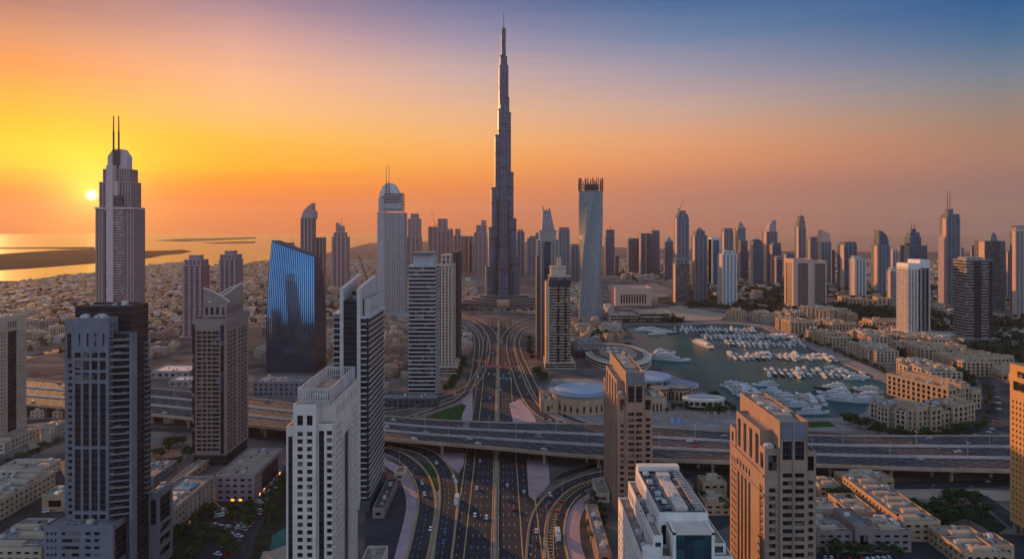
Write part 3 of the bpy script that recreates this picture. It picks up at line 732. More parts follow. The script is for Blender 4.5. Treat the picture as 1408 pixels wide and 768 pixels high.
def banded_tower():
    b = Bld('banded_tower', 'dark glass tower with pale floor bands and twin pale fins, behind the pink office tower', 'tower', (-127, 515))
    # x = X+127, y = Y-515
    b.block(7.6, 17, .8, 60, 0, 147, curt_dark, .2, par=.8)
    b.block(.2, 7.2, 3, 56, 0, 137, curt_dark, .2, par=.6)
    b.block(20.6, 25.2, 1.2, 62, 0, 135, curt_dark, .2, par=.4)
    b.block(20.8, 24.6, 8, 60, 135.5, 148, finstone, .5, par=.8, E=[(3+3.1*i, 4.6+3.1*i, 138.5, 141.5) for i in range(9)])
    root = b.finish(glass, roof_grey, clutter=6, carea=[(8,16.5,8,58,147)], seed=3)
    for x0, x1, zf, zb in ((5.0, 7.5, 156.5, 163), (17.1, 19.6, 156.5, 162)):
        mb = MB(); mb.loft([[(x0,0,0),(x1,0,0),(x1,0,zf),(x0,0,zf)],[(x0,62,0),(x1,62,0),(x1,62,zb),(x0,62,zb)]]); mb.obj('fin_wall', finstone, root)
    mb = MB(); mb.box(0, 4.9, 2.2, 56.5, 0, .85); lw = mb.mesh('floor_band', finstone)
    mb = MB(); mb.prism([(19.7,.4),(23.4,.6),(25.9,3.0),(25.9,62.6),(25.3,62.6),(25.3,1.3),(19.7,1.1)], 0, .85); rw = mb.mesh('floor_band', finstone)
    for k in range(33):
        link('floor_band', lw, root, (0, 0, 4.4+4.1*k)); link('floor_band', rw, root, (0, 0, 3.8+4.1*k))
    mb = MB(); mb.prism([(19.7,0),(24,.2),(26.6,3),(26.6,63),(19.7,63)], 135.5, 136.6); mb.obj('canopy', finstone, root)
    mb = MB(); mb.box(-.6, 4.9, 1.6, 57, 137.7, 138.9); mb.obj('canopy', finstone, root)
    mb = MB(); mb.tube((14, 50, 147), (14.2, 51, 160), .55); mb.tube((14.2, 51, 160), (6.5, 56, 178), .5, r2=.3); mb.obj('roof_crane_arm', metal_dark, root)
    mb = MB(); mb.tube((12, 14, 148), (12, 14, 152), .2); mb.loft([[(12+1.3*r*math.cos(a*math.pi/5), 13.2-.5*r*r*0+.0, 152+1.3*r*math.sin(a*math.pi/5)) for a in range(10)] for r in (.1, 1)]); mb.obj('satellite_dish', whitew, root)
    mb = MB(); mb.box(20, 27, -3, 66, 0, 6); mb.obj('podium', dgrey, root)
banded_tower()

def crossed_tower():
    b = Bld('arched_tower', 'brown apartment tower with crossed curved sails on its roof', 'tower', (-268, 610))
    # x = X+268, y = Y-610
    fl = [(u, u+w, 3.62*k+12.4, 3.62*k+14.75) for k in range(28) for u, w in ((3.4, 4.0), (8.2, 3.4), (12.4, 3.2), (16.2, 6.2))]
    sd = [(u, u+w, 3.62*k+11.5, 3.62*k+14) for k in range(28) for u, w in ((4, 5.2), (10.5, 4.0), (16.4, 5.0), (28, 3.6), (34, 5), (41, 5.2))]
    b.block(0, 28.4, 0, 51, 9, 122, brown2, .8, par=1.2, S=fl, E=sd, W=grid_ops(51, 12, 120, 8, 30))
    b.block(.6, 27.8, .6, 50, 0, 9, curt_dark, .3, roof=False, par=0)
    b.block(6, 36-9.5, 6, 44, 123.4, 134, brown2, .5, par=.8, S=grid_ops(20.5, 124, 134, 4, 1, .5, .7), E=grid_ops(38, 124, 134, 7, 1, .5, .7))
    root = b.finish(glass_warm, roof_tan, clutter=5, carea=[(8,25,8,42,134)], seed=4)
    mb = MB(); mb.box(23.6, 26.4, -.45, -.02, 10, 118); mb.obj('glass_strip', glass_blue, root)
    mb = MB(); mb.box(0, 2.2, -.5, -.02, 10, 118.5); mb.obj('glass_strip', glass, root)
    mb = MB()
    for k in range(29): mb.box(2.6, 23.4, -.35, -.02, 3.62*k+11.4, 3.62*k+12.3)
    mb.obj('floor_band', brown2, root)['kind'] = 'stuff'
    mb = MB(); mb.box(28.42, 29.5, -.8, 51.5, 118, 124.2); mb.obj('sign_panel', brown2, root)
    # the two crossing curved sails
    def sail(p, q, hi, lo, bulge):
        mb = MB(); rows = []
        d = Vector((q[0]-p[0], q[1]-p[1])).normalized(); nx, ny = -d.y*.45, d.x*.45
        for i in range(13):
            t = i/12; x, y = p[0]+(q[0]-p[0])*t, p[1]+(q[1]-p[1])*t
            z = hi+(lo-hi)*t+bulge*math.sin(math.pi*t)
            rows.append([(x-nx,y-ny,133),(x+nx,y+ny,133),(x+nx,y+ny,z),(x-nx,y-ny,z)])
        mb.loft(rows); rim = MB()
        for r1_, r2_ in zip(rows, rows[1:]): rim.tube(tuple((a+b)/2 for a, b in zip(r1_[2], r1_[3])), tuple((a+b)/2 for a, b in zip(r2_[2], r2_[3])), .75, 6)
        rim.obj('sail_rim', cream, root); return mb
    sail((6.5, 6.5), (26, 14), 148.5, 136, 1.2).obj('roof_sail', brown2, root)
    sail((26, 40), (11, 6), 150, 136, -1.2).obj('roof_sail', brown2, root)
    sail((26, 43.5), (6.4, 26), 149, 136, 2.5).obj('roof_sail', brown2, root)
crossed_tower()

def twin_brown(label, xs, y0, depth, zs, nfl, seed):
    """Stepped brown stone tower with a tall central glazed bay; xs = shoulder0, high0, high1, shoulder1."""
    a, h0, h1, c = xs; sh, mid, top = zs
    b = Bld('stone_tower', label, 'tower', (a, y0))
    h0 -= a; h1 -= a; c -= a
    W1, W2, W3 = h0, h1-h0, c-h1; fh = (sh-4)/nfl
    rows = [k for k in range(nfl)]
    def col(u, w, k0, k1): return [(u, u+w, 2+fh*k+fh*.25, 2+fh*k+fh*.82) for k in range(k0, k1)]
    lo = sh-12
    ends = [(u, u+w, 2+fh*k+.7, 2+fh*k+fh*.8) for k in range(nfl-4) for u, w in ((depth-11.4, 1.7), (depth-8.6, 1.7), (3.0, 2.0), (6.6, 2.0), (10.0, 1.6))]
    b.block(0, W1-.05, 1.2, depth-3, 0, lo, brown, .9, par=.3, S=col(W1*.30, W1*.46, 0, nfl-4),
            W=[(depth*f-2, depth*f+1.2, 5, lo-11) for f in (.26, .36, .46, .56)]+[(depth*f-1.8, depth*f+.9, lo-8, lo-4.6) for f in (.24, .32, .40, .48, .56)]+ends)
    b.block(0, W1-.06, 1.1, 9.4, lo+.35, sh, brown, .7, par=1.0, S=[(W1*.25, W1*.85, sh-9.5, sh-2)], W=[(2, 6.4, sh-9.5, sh-2)])
    b.block(0, W1-.06, depth-13, depth-3.1, lo+.35, sh-3, brown, .7, par=.9, W=[(3, 6.4, lo+2, sh-5)])
    b.block(h1+.05, c, 1.2, depth-3, 0, sh-1, brown, .7, par=1.1, S=col(W3*.22, W3*.5, 0, nfl-3)+[(W3*.15, W3*.8, sh-9.5, sh-2.5)], E=grid_ops(depth-4.2, 4, sh-2, 9, nfl))
    half = W2/2
    cen = col(W2*.10, W2*.35, 0, nfl-2)+col(W2*.55, W2*.35, 0, nfl-2)+[(W2*f, W2*(f+.35), sh-4, top-8) for f in (.10, .55)]
    b.block(h0, h1, 0, depth, 0, top, brown, .8, par=1.6, S=cen, W=[(4+1.9*i, 5.0+1.9*i, sh+6, top-1.2) for i in range(int((depth-8)/1.9))], E=[(4+1.9*i, 5.0+1.9*i, sh+6, top-1.2) for i in range(int((depth-8)/1.9))])
    # intermediate block with tall openings on the flank
    nb = 4; span = depth-13-9.6; bw = span/nb
    b.block(.5, W1-.1, 9.5, depth-13.1, lo+.36, mid, brown, 1.2, par=.9, W=[(bw*q+bw*.28, bw*q+bw*.78, lo+1.8, mid-2) for q in range(nb)])
    root = b.finish(glass, roof_tan, clutter=14, carea=[(h0+.4,h1-.4,14,depth-2,top),(.5,W1-1,2,8,sh)], seed=seed)
    mb = MB(); mb.box(h0+W2*.06, h1-W2*.06, -.35, -.02, top-7, top+1.2); mb.obj('crown_panel', grey_stone, root)
    mb = MB(); mb.box(h0+half-.35, h0+half+.35, -.7, -.37, 3, top+1.3); mb.obj('pilaster', brown, root)
    mb = MB(); mb.box(h0+1.5, h1-1.8, depth*.22, depth*.92, top, top+1.3); mb.obj('plant_room', roof_tan, root)
    for s in (h0-.3, h1+.02):
        mb = MB(); mb.box(s, s+.28, -.5, depth+.4, sh-2, top+1.9); mb.obj('coping_wall', brown, root)
    mb = MB(); mb.box(-.7, -.02, 2, depth-4, lo-.9, lo+.2); mb.obj('cornice', brown, root)
    mb = MB(); mb.box(-.6, -.02, 2, depth-4, lo-10.3, lo-9.2); mb.obj('cornice', brown, root)
    mb = MB(); mb.box(-.9, 0, 0, 2.6, 0, .3); mb.box(-.9, -.78, 0, 2.6, .31, 1.1); me = mb.mesh('balcony', brown)
    for k in range(nfl-4):
        for u in (depth-21,): link('balcony', me, root, (-.02, depth-3-u-12+0.0, 2+fh*k))
twin_brown('near brown stepped stone tower catching orange light on its flank, beside the low flat-roofed villas', (122, 129, 142, 146.8), 350, 60, (92, 99, 105), 23, 5)
twin_brown('brown stepped stone tower standing in front of the domed arena beside the curved slip roads', (72, 77.6, 89.7, 95.8), 494, 80, (85, 93, 100), 20, 6)

def white_terraced():
    b = Bld('terraced_block', 'white terraced building seen from above with a teal glass front and cluttered flat roof', 'building', (57, 318))
    # x = X-57, y = Y-318
    b.block(0, 40.3, 2, 72, 0, 54, whitew, .6, par=1.3, W=[(3+5.2*i, 5.6+5.2*i, 4.4*k+2, 4.4*k+4.8) for i in range(13) for k in range(11)], S=grid_ops(5, 2, 53, 1, 12)+grid_ops(8, 2, 53, 2, 12, u0=31), E=grid_ops(70, 2, 53, 14, 12))
    b.block(5.4, 9.6, 3, 72, 54.1, 63, whitew, .5, par=1.0, W=[(3+4.4*i, 5.6+4.4*i, 56, 60.5) for i in range(15)], S=[(.8, 3.4, 56, 61)])
    b.block(9.7, 32, 12, 74, 54.1, 69, whitew, .5, par=1.6, W=[(2+2.2*i, 3.2+2.2*i, 63.5, 68) for i in range(26)], S=[(1.2,3.4,56,65)])
    b.block(32.1, 38.2, 6, 66, 54.1, 58.5, whitew, .5, par=.8, S=[(1,5,55,58)], E=grid_ops(60, 54.5, 58.5, 12, 1))
    root = b.finish(glass, roof_tan, clutter=40, carea=[(11,17,16,70,69),(25,31,16,70,69),(5.8,9.2,6,68,63),(33,38,8,60,58.5),(10,31,16,70,69),(1,5,6,68,54)], seed=7)
    mb = MB(); mb.box(14.8, 30.2, .4, 11.8, 0, 65.4); mb.obj('glass_front', glass_teal, root)
    mb = MB()
    for k in range(11): mb.box(14.78+1.54*k-.06, 14.78+1.54*k+.06, .25, .38, 0, 65.3)
    for k in range(17): mb.box(14.8, 30.2, .18, .24, 1+4*k, 1.16+4*k)
    mb.obj('mullions', dgrey, root)
    for x0, x1 in ((13.4, 14.7), (30.3, 31.6)):
        mb = MB(); mb.box(x0, x1, -.2, 11.9, 0, 67.2); mb.obj('frame_wall', whitew, root)
    mb = MB(); mb.box(13.4, 31.6, -.2, 11.9, 65.6, 66.6); mb.obj('front_roof', pinkw, root)
    mb = MB(); mb.box(18.6, 24.4, 18, 58, 69, 70.6); mb.box(18.2, 24.8, 58.2, 64, 69, 71.8); mb.obj('plant_room', pinkw, root)
    mb = MB(); mb.box(10.6, 12.0, 14, 66, 69.03, 70.2); mb.box(25.2, 26.0, 14, 66, 69.03, 70.6); mb.box(27.4, 29.6, 20, 64, 69.03, 70.4); mb.obj('roof_duct', roofu3, root)
    for k in range(14):
        mb = MB(); mb.box(27.0, 30.4, 15+3.7*k, 17.2+3.7*k, 70.45, 72.0); mb.obj('cooling_unit', roofu1, root)
    for k in range(8):
        mb = MB(); mb.box(12.2, 16.8, 18+6.2*k, 22.6+6.2*k, 69.05, 69.9); mb.obj('skylight', glass_blue, root)
    mb = MB(); mb.box(9.9, 31.8, 68, 73.6, 70.6, 73); mb.obj('rear_screen', whitew, root)
    mb = MB(); mb.prism([(x, y) for x, y in circle(4.6, 1.6, 4.4, 4.4, 20)], 54.1, 59); mb.obj('round_turret', whitew, root)
white_terraced()

def curved_glass():
    t = thing('glass_tower', 'curved blue glass office tower with a slanting top and upright ribs', 'tower', (-339, 1000, 0))
    # leaning curved front: rows in height, ribs as shallow corrugation
    NU, NV = 24, 26
    def pt(u, v, out=0.0):
        x0 = 3.4*max(0, v-.45)**2*3.2; x1 = 67-4.5*v**2
        zt = 181-21*u
        y = 15*(v-.1)**2*1.15+3.5*(2*u-1)**2
        return (x0+(x1-x0)*u, y-out, v*zt)
    mb = MB()
    for k in range(NU):
        ua, ub = k/NU, (k+1)/NU; um = (ua+ub)/2
        rows = [[pt(ua, j/NV), pt(um, j/NV, .9), pt(ub, j/NV)] for j in range(NV+1)]
        mb.grid(rows)
    m, N, L, bb = nodes('sky_blue_glass')
    geo = N.new('ShaderNodeNewGeometry'); sp = N.new('ShaderNodeSeparateXYZ'); L.new(geo.outputs['Position'], sp.inputs[0])
    fr = N.new('ShaderNodeMath'); fr.operation = 'FRACT'; dv = N.new('ShaderNodeMath'); dv.operation = 'DIVIDE'; L.new(sp.outputs[2], dv.inputs[0]); dv.inputs[1].default_value = 4.1; L.new(dv.outputs[0], fr.inputs[0])
    lt = N.new('ShaderNodeMath'); lt.operation = 'LESS_THAN'; L.new(fr.outputs[0], lt.inputs[0]); lt.inputs[1].default_value = .16
    mx = N.new('ShaderNodeMix'); mx.data_type = 'RGBA'; L.new(lt.outputs[0], mx.inputs[0]); mx.inputs[6].default_value = (.10, .26, .45, 1); mx.inputs[7].default_value = (.08, .19, .32, 1)
    L.new(mx.outputs[2], bb.inputs['Base Color']); setv(bb, Metallic=.9, Roughness=.08)
    mb.obj('glass_front', m, t)
    mb = MB()
    for k in range(NU+1):
        u = k/NU; rr = [(pt(u, j/NV, -.1), pt(u, j/NV, .5)) for j in range(NV+1)]
        mb.loft([[(q[0]-.2, q[1], q[2]), (q[0]+.2, q[1], q[2]), (f[0]+.2, f[1], f[2]), (f[0]-.2, f[1], f[2])] for q, f in rr])
    mb.obj('ribs', curt_navy, t)
    side = MB()
    side.grid([[pt(1, j/NV), (67-4.5*(j/NV)**2+2.5*math.sin(math.pi*j/NV), 60-8*(j/NV)**2, (j/NV)*158)] for j in range(NV+1)]); side.obj('side_wall', curt_navy, t)
    side = MB(); side.grid([[pt(0, j/NV), (pt(0, j/NV)[0]-1, 60-8*(j/NV)**2, (j/NV)*181)] for j in range(NV+1)]); side.obj('side_wall', curt_navy, t)
    bk = MB(); bk.grid([[(pt(0, j/NV)[0]-1, 60-8*(j/NV)**2, (j/NV)*181), (67-4.5*(j/NV)**2+2.5*math.sin(math.pi*j/NV), 60-8*(j/NV)**2, (j/NV)*158)] for j in range(NV+1)]); bk.obj('rear_wall', curt_navy, t)
    rf = MB(); rf.grid([[pt(u/10, 1), (pt(u/10,1)[0], 52, 181-23*u/10)] for u in range(11)]); rf.obj('roof', roof_dark, t)
    e = MB(); e.loft([[(p[0],p[1]-1.3,p[2]-1.0),(p[0],p[1]+.6,p[2]-1.0),(p[0],p[1]+.6,p[2]+1.2),(p[0],p[1]-1.3,p[2]+1.2)] for p in [pt(u/12, 1) for u in range(13)]]); e.obj('roof_edge', curt_navy, t)
curved_glass()

def edge_towers():
    b = Bld('stone_tower', 'beige stone tower at the picture edge with a dark glass stripe, above the sandy lot', 'tower', (-500, 650))
    ops = grid_ops(14.5, 14, 106, 4, 25, .5, .5, .6, u0=.4)+[(16.2, 29, 8, 104)]+grid_ops(12, 14, 104, 4, 25, .5, .5, .4, u0=29.6)+[(16.4+3.2*i, 18.6+3.2*i, 107, 113) for i in range(4)]
    b.block(0, 38, 0, 42, 0, 116.5, beige, .8, par=1.2, E=ops, S=grid_ops(38, 14, 104, 8, 24, .5, .5))
    b.block(-6, 52, -8, -.1, 0, 9, beige, .6, par=1, S=grid_ops(58, 1, 9, 14, 2, .5, .5), E=grid_ops(7.9, 1, 9, 2, 2, .5, .5))
    b.block(38.1, 52, 0, 40, 0, 11, beige, .6, par=1, S=grid_ops(13.9, 1, 10.5, 4, 2, .5, .5), E=grid_ops(40, 1, 10.5, 8, 2, .5, .5))
    root = b.finish(glass, roof_tan, clutter=8, carea=[(2,36,2,40,116.5)], seed=8)
    mb = MB(); mb.box(38.02, 38.4, 15.6, 29.6, 104.4, 106.2); mb.obj('cornice', beige, root)
    b = Bld('stone_tower', 'orange sunlit stone tower with small square windows and two large dark openings near its top', 'tower', (330, 452))
    ops = grid_ops(30, 8, 88, 8, 21, .45, .45, 1.2)+[(3, 22, 93, 99), (7, 22, 102, 106)]
    b.block(0, 34, 0, 30, 6, 108.5, plain('orange_stone', (.50,.26,.10), .75, var=.08), .8, par=1.5, W=ops, S=grid_ops(34, 8, 100, 9, 25, .5, .5))
    for i in range(5):
        for j in range(4): b.new('podium_pillar', brown).box(1+7*j, 3+7*j, 1+6.4*i, 3+6.4*i, 0, 5.98)
    b.finish(glass_warm, roof_tan, clutter=6, carea=[(2,32,2,28,108.5)], seed=9)
edge_towers()
# ------------------------------------------------------------------ the tall landmark towers
def X_at(px, Y): return (px-CX)*Y/F
def Z_at(py, Y): return H-(py-HY)*Y/F

rosyglow = plain('entrance_bronze', (.40,.20,.08), .5)
podium_stone = plain('podium_stone', (.20,.16,.15), .8); gdark_p = curtain('podium_glazing', (.02,.022,.026), (.06,.055,.055), 5, 4, .25, .2, .3, .1)
bluegrey_metal = plain('spire_metal', (.10,.115,.15), .5, .3)
def stepped_spire():
    Y = 1942; X = X_at(692.5, Y); k = Y/1000
    t = thing('skyscraper', 'tallest stepped blue grey skyscraper tapering to a needle spire at the highway end', 'skyscraper', (X, Y, 0))
    steel = curtain('landmark_curtain_wall', (.034,.058,.105), (.085,.10,.135), 8.5, 6.0, .22, .30, .35, .3)
    wing = {210: [(27,365),(23,312),(19,258),(13.2,186),(8.2,150),(6.8,120),(5.2,76),(3.2,44)],
            -30: [(23.5,352),(19,300),(14.6,237),(10.6,155),(8.2,134),(5.9,103),(5.0,78),(3,40)],
            90+180: [(24,358),(20,322),(16,275),(11.5,205),(8.6,142),(6.6,112),(4.6,90),(3,42)]}
    for n, (deg, tiers) in enumerate(wing.items()):
        a = R(deg); ca, sa = math.cos(a), math.sin(a)
        for i, (r, py) in enumerate(tiers):
            rr = r*k*1.0; hwid = 13.5-1.25*i+.3*n; z = Z_at(py, Y)
            pts = [(-2, -hwid), (rr-hwid*.7, -hwid)]+[(rr-hwid*.7+hwid*.7*math.sin(q*math.pi/10), -hwid*math.cos(q*math.pi/10)) for q in range(1, 10)]+[(rr-hwid*.7, hwid), (-2, hwid)]
            pts = [(ca*u-sa*v, sa*u+ca*v) for u, v in pts]
            mb = MB(); mb.prism(pts, 0 if i == 0 else Z_at(tiers[i-1][1], Y)-14-.1*n, z); mb.obj('tier', steel, t)
            mb = MB(); c2 = 1.012
            mb.prism([(x*c2, y*c2) for x, y in pts], z-5.5, z-1.0); mb.obj('tier_cap', dgrey, t)
            if i < 5:
                zz = z-26-9*i
                mb = MB(); mb.prism([(x*1.008, y*1.008) for x, y in pts], zz, zz+6+.2*n); mb.obj('plant_band', metal_dark, t)
    mb = MB(); mb.prism(circle(0, 0, 13, n=18), 0, Z_at(90, Y)); mb.prism(circle(0, 0, 6.0, n=14), Z_at(90, Y)+.1, Z_at(58, Y)); mb.obj('core', steel, t)
    mb = MB(); mb.tube((0,0,Z_at(58,Y)), (0,0,Z_at(38,Y)), 3.9, 12, 2.6); mb.tube((0,0,Z_at(38,Y)), (0,0,Z_at(15,Y)), 1.5, 8, .5); mb.obj('spire', bluegrey_metal, t)
    for q, (rx, ry, z0, z1) in enumerate(((135,92,0,5),(112,78,5.05,10),(88,64,10.05,15),(66,50,15.05,21))):
        mb = MB(); mb.prism(circle(0, -8, rx, ry, 36), z0, z1-1.6); mb.obj('podium_glazing', gdark_p, t)
        mb = MB(); mb.prism(circle(0, -8, rx*1.02, ry*1.02, 36), z1-1.58, z1); mb.obj('podium_terrace', podium_stone, t)
    mb = MB(); mb.box(-16, 16, -108, -58, 0, 13); mb.obj('entrance_pavilion', conc, t)
    mb = MB(); mb.box(-12, 12, -108.6, -108.05, 1, 6); mb.obj('entrance', rosyglow, t)
stepped_spire()

floorm = {}
def body(root, x0, x1, y0, y1, z0, z1, style, wallm, glassm, pitch=4.0, pier=6.0):
    """A tower volume: glazed core, with floor bands and/or piers standing proud of it."""
    w, d = x1-x0, y1-y0
    mb = MB(); mb.box(x0, x1, y0, y1, z0, z1); mb.obj('glazing' if style != 'solid' else 'wall', glassm if style != 'solid' else wallm, root)
    n = max(2, int((z1-z0)/pitch)); p = (z1-z0)/n; e = min(.9, .012*w+.25)
    if style in ('bands', 'grid', 'edge'):
        mb = MB()
        for k in range(n): mb.box(x0-e, x1+e, y0-e, y1+e, z0+p*k, z0+p*k+p*(.33 if style == 'bands' else .31))
        mb.obj('floor_bands', wallm, root)
    if style in ('grid', 'fins', 'edge'):
        mb = MB(); e2 = e+.25
        m = max(2, int(w/pier)); md = max(2, int(d/pier)); pw = min(pier*.3, 2.2)
        xs = [x0+(w)*i/m for i in range(m+1)] if style != 'edge' else [x0+w*.06, x0+w*.36, x0+w*.64, x1-w*.06]
        if style == 'edge': pw = w*.055
        for x in xs:
            a, b = max(x0-e2, x-pw), min(x1+e2, x+pw)
            mb.box(a, b, y0-e2, y0-.01, z0, z1); mb.box(a, b, y1+.01, y1+e2, z0, z1)
        for i in range(1, md):
            y = y0+d*i/md
            mb.box(x0-e2, x0-.01, y-pw*.6, y+pw*.6, z0, z1); mb.box(x1+.01, x1+e2, y-pw*.6, y+pw*.6, z0, z1)
        mb.obj('piers', wallm, root)
    mb = MB(); mb.box(x0-e-.3, x1+e+.3, y0-e-.3, y1+e+.3, z1, z1+max(1.5, .03*w)); mb.obj('parapet', wallm, root)

def tower(label, px0, px1, py, base, style='grid', wallm=None, glassm=None, depth=None, tiers=(), crown=(), pitch=None, pier=None, name='tower', cat='tower', rz=0.0, group=None, podium=0, strip=None, flank=None):
    Y = (H)*F/(base-HY); k = Y/F
    w0 = (px1-px0)*k; d = depth or max(18, min(w0*.9, 60))
    # the silhouette takes in the flank that faces the camera: keep its far corner on the outline
    if px1 < CX: side = min((CX-px1)*d/F, w0*.34); xa = X_at(px0, Y); w = w0-side; d = side*F/(CX-px1)
    elif px0 > CX: side = min((px0-CX)*d/F, w0*.34); xa = X_at(px0, Y)+side; w = w0-side; d = side*F/max(1, px0-CX) if side >= w0*.34 else d
    else: xa = X_at(px0, Y); w = w0
    d = max(d, 10); cxm = xa+w/2
    pitch = pitch or max(4.0, 2.1*Y/727); pier = pier or max(5.0, 3.4*Y/727)
    t = thing(name, label, cat, (cxm, Y, 0), R(rz), group)
    L = lambda px: -w/2+(px-px0)/(px1-px0)*w
    Z = lambda y: H-(y-HY)*k
    z = Z(py)
    body(t, -w/2, w/2, 0, d, 0, z, style, wallm, glassm, pitch, pier)
    zt = z+max(1.5, .03*w)
    if strip:
        for a, b2, m in strip:
            mb = MB(); e = min(.9, .012*w+.25)+.45; mb.box(L(a), L(b2), -e-.2, -e+.1, 2, z-1.5); mb.obj('glass_strip', m, t)
    for i, (a, b2, ty, st) in enumerate(tiers):
        f = min(.92, (b2-a)/(px1-px0)); dd = d*(1-f)/2
        body(t, L(a), L(b2), dd, d-dd, zt+.05, Z(ty), st, wallm, glassm, pitch, pier); zt = Z(ty)+max(1.5, .03*(b2-a)*k)
    for c in crown:
        kd = c[0]; mb = MB()
        if kd == 'spire': mb.tube((L(c[1]), d/2, Z(c[2])), (L(c[1]), d/2, Z(c[3])), c[4], 8, c[4]*.5); mb.obj('antenna', metal_dark, t)
        elif kd == 'pyramid':
            a, b2, y0, y1 = c[1:5]; f = (L(b2)-L(a))/2; cx = L((a+b2)/2)
            mb.loft([[(cx-f,d/2-f,Z(y0)),(cx+f,d/2-f,Z(y0)),(cx+f,d/2+f,Z(y0)),(cx-f,d/2+f,Z(y0))],[(cx-.4,d/2-.4,Z(y1)),(cx+.4,d/2-.4,Z(y1)),(cx+.4,d/2+.4,Z(y1)),(cx-.4,d/2+.4,Z(y1))]]); mb.obj('pyramid_roof', wallm, t)
        elif kd == 'dome':
            a, b2, y0, y1 = c[1:5]; rr = (L(b2)-L(a))/2; cx = L((a+b2)/2); hh = Z(y1)-Z(y0)
            mb.loft([[(cx+rr*math.cos(q*math.pi/2)*math.cos(s*math.pi/8), d/2+rr*math.cos(q*math.pi/2)*math.sin(s*math.pi/8), Z(y0)+hh*math.sin(q*math.pi/2)) for s in range(16)] for q in (0,.25,.5,.75,.97)]); mb.obj('dome', wallm, t)
        elif kd == 'slant':            # sail-like top: profile in x-z, extruded through the depth
            pts = c[1]
            n = len(pts); mb.loft([[(L(px), y, Z(pz)) for px, pz in pts] for y in (d*.08, d*.92)]); mb.obj('sail_crown', c[2], t)
        elif kd == 'block':
            a, b2, y0, y1, m = c[1:6]; mb.box(L(a), L(b2), d*.2, d*.8, Z(y0), Z(y1)); mb.obj('plant_block', m, t)
        elif kd == 'slab':
            a, b2, y0, y1, m = c[1:6]; mb.box(L(a), L(b2), -1.6, d+1.2, Z(y0), Z(y1)); mb.obj('crown_slab', m, t)
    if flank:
        mb = MB(); e = min(.9, .012*w+.25)+.5; mb.box(-w/2-e, -w/2-e+.3, -.5, d*.55, 0, z); mb.obj('painted_sun_rim', flank, t)  # thin warm-coloured slab on the sunward side paints the orange sun rim
    if podium:
        mb = MB(); mb.box(-w*.5-podium, w*.5+podium, -podium*.8, d+podium, 0, 9); mb.obj('podium', wallm, t)
        mb = MB(); mb.box(-w*.5-podium*.9, w*.5+podium*.9, -podium*.8-.3, -podium*.8-.02, 2, 4); mb.box(-w*.5-podium*.9, w*.5+podium*.9, -podium*.8-.3, -podium*.8-.02, 5.4, 7.6); mb.obj('podium_glazing', glassm, t)
    return t
T = tower
mauve = plain('mauve_cladding', (.31,.225,.235), .7, var=.12)  # on the far towers this mauve also carries the distance haze
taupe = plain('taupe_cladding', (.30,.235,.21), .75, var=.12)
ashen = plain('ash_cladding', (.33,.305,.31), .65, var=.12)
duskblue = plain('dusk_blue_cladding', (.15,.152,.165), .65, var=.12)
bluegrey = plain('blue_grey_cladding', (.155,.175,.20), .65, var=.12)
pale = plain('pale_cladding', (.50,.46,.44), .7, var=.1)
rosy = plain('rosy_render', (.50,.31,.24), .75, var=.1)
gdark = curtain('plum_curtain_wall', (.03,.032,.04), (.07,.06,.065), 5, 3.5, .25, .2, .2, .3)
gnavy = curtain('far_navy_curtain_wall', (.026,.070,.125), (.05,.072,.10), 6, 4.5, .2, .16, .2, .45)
gteal = curtain('far_teal_curtain_wall', (.04,.10,.15), (.07,.11,.14), 6, 4.5, .2, .16, .2, .45)

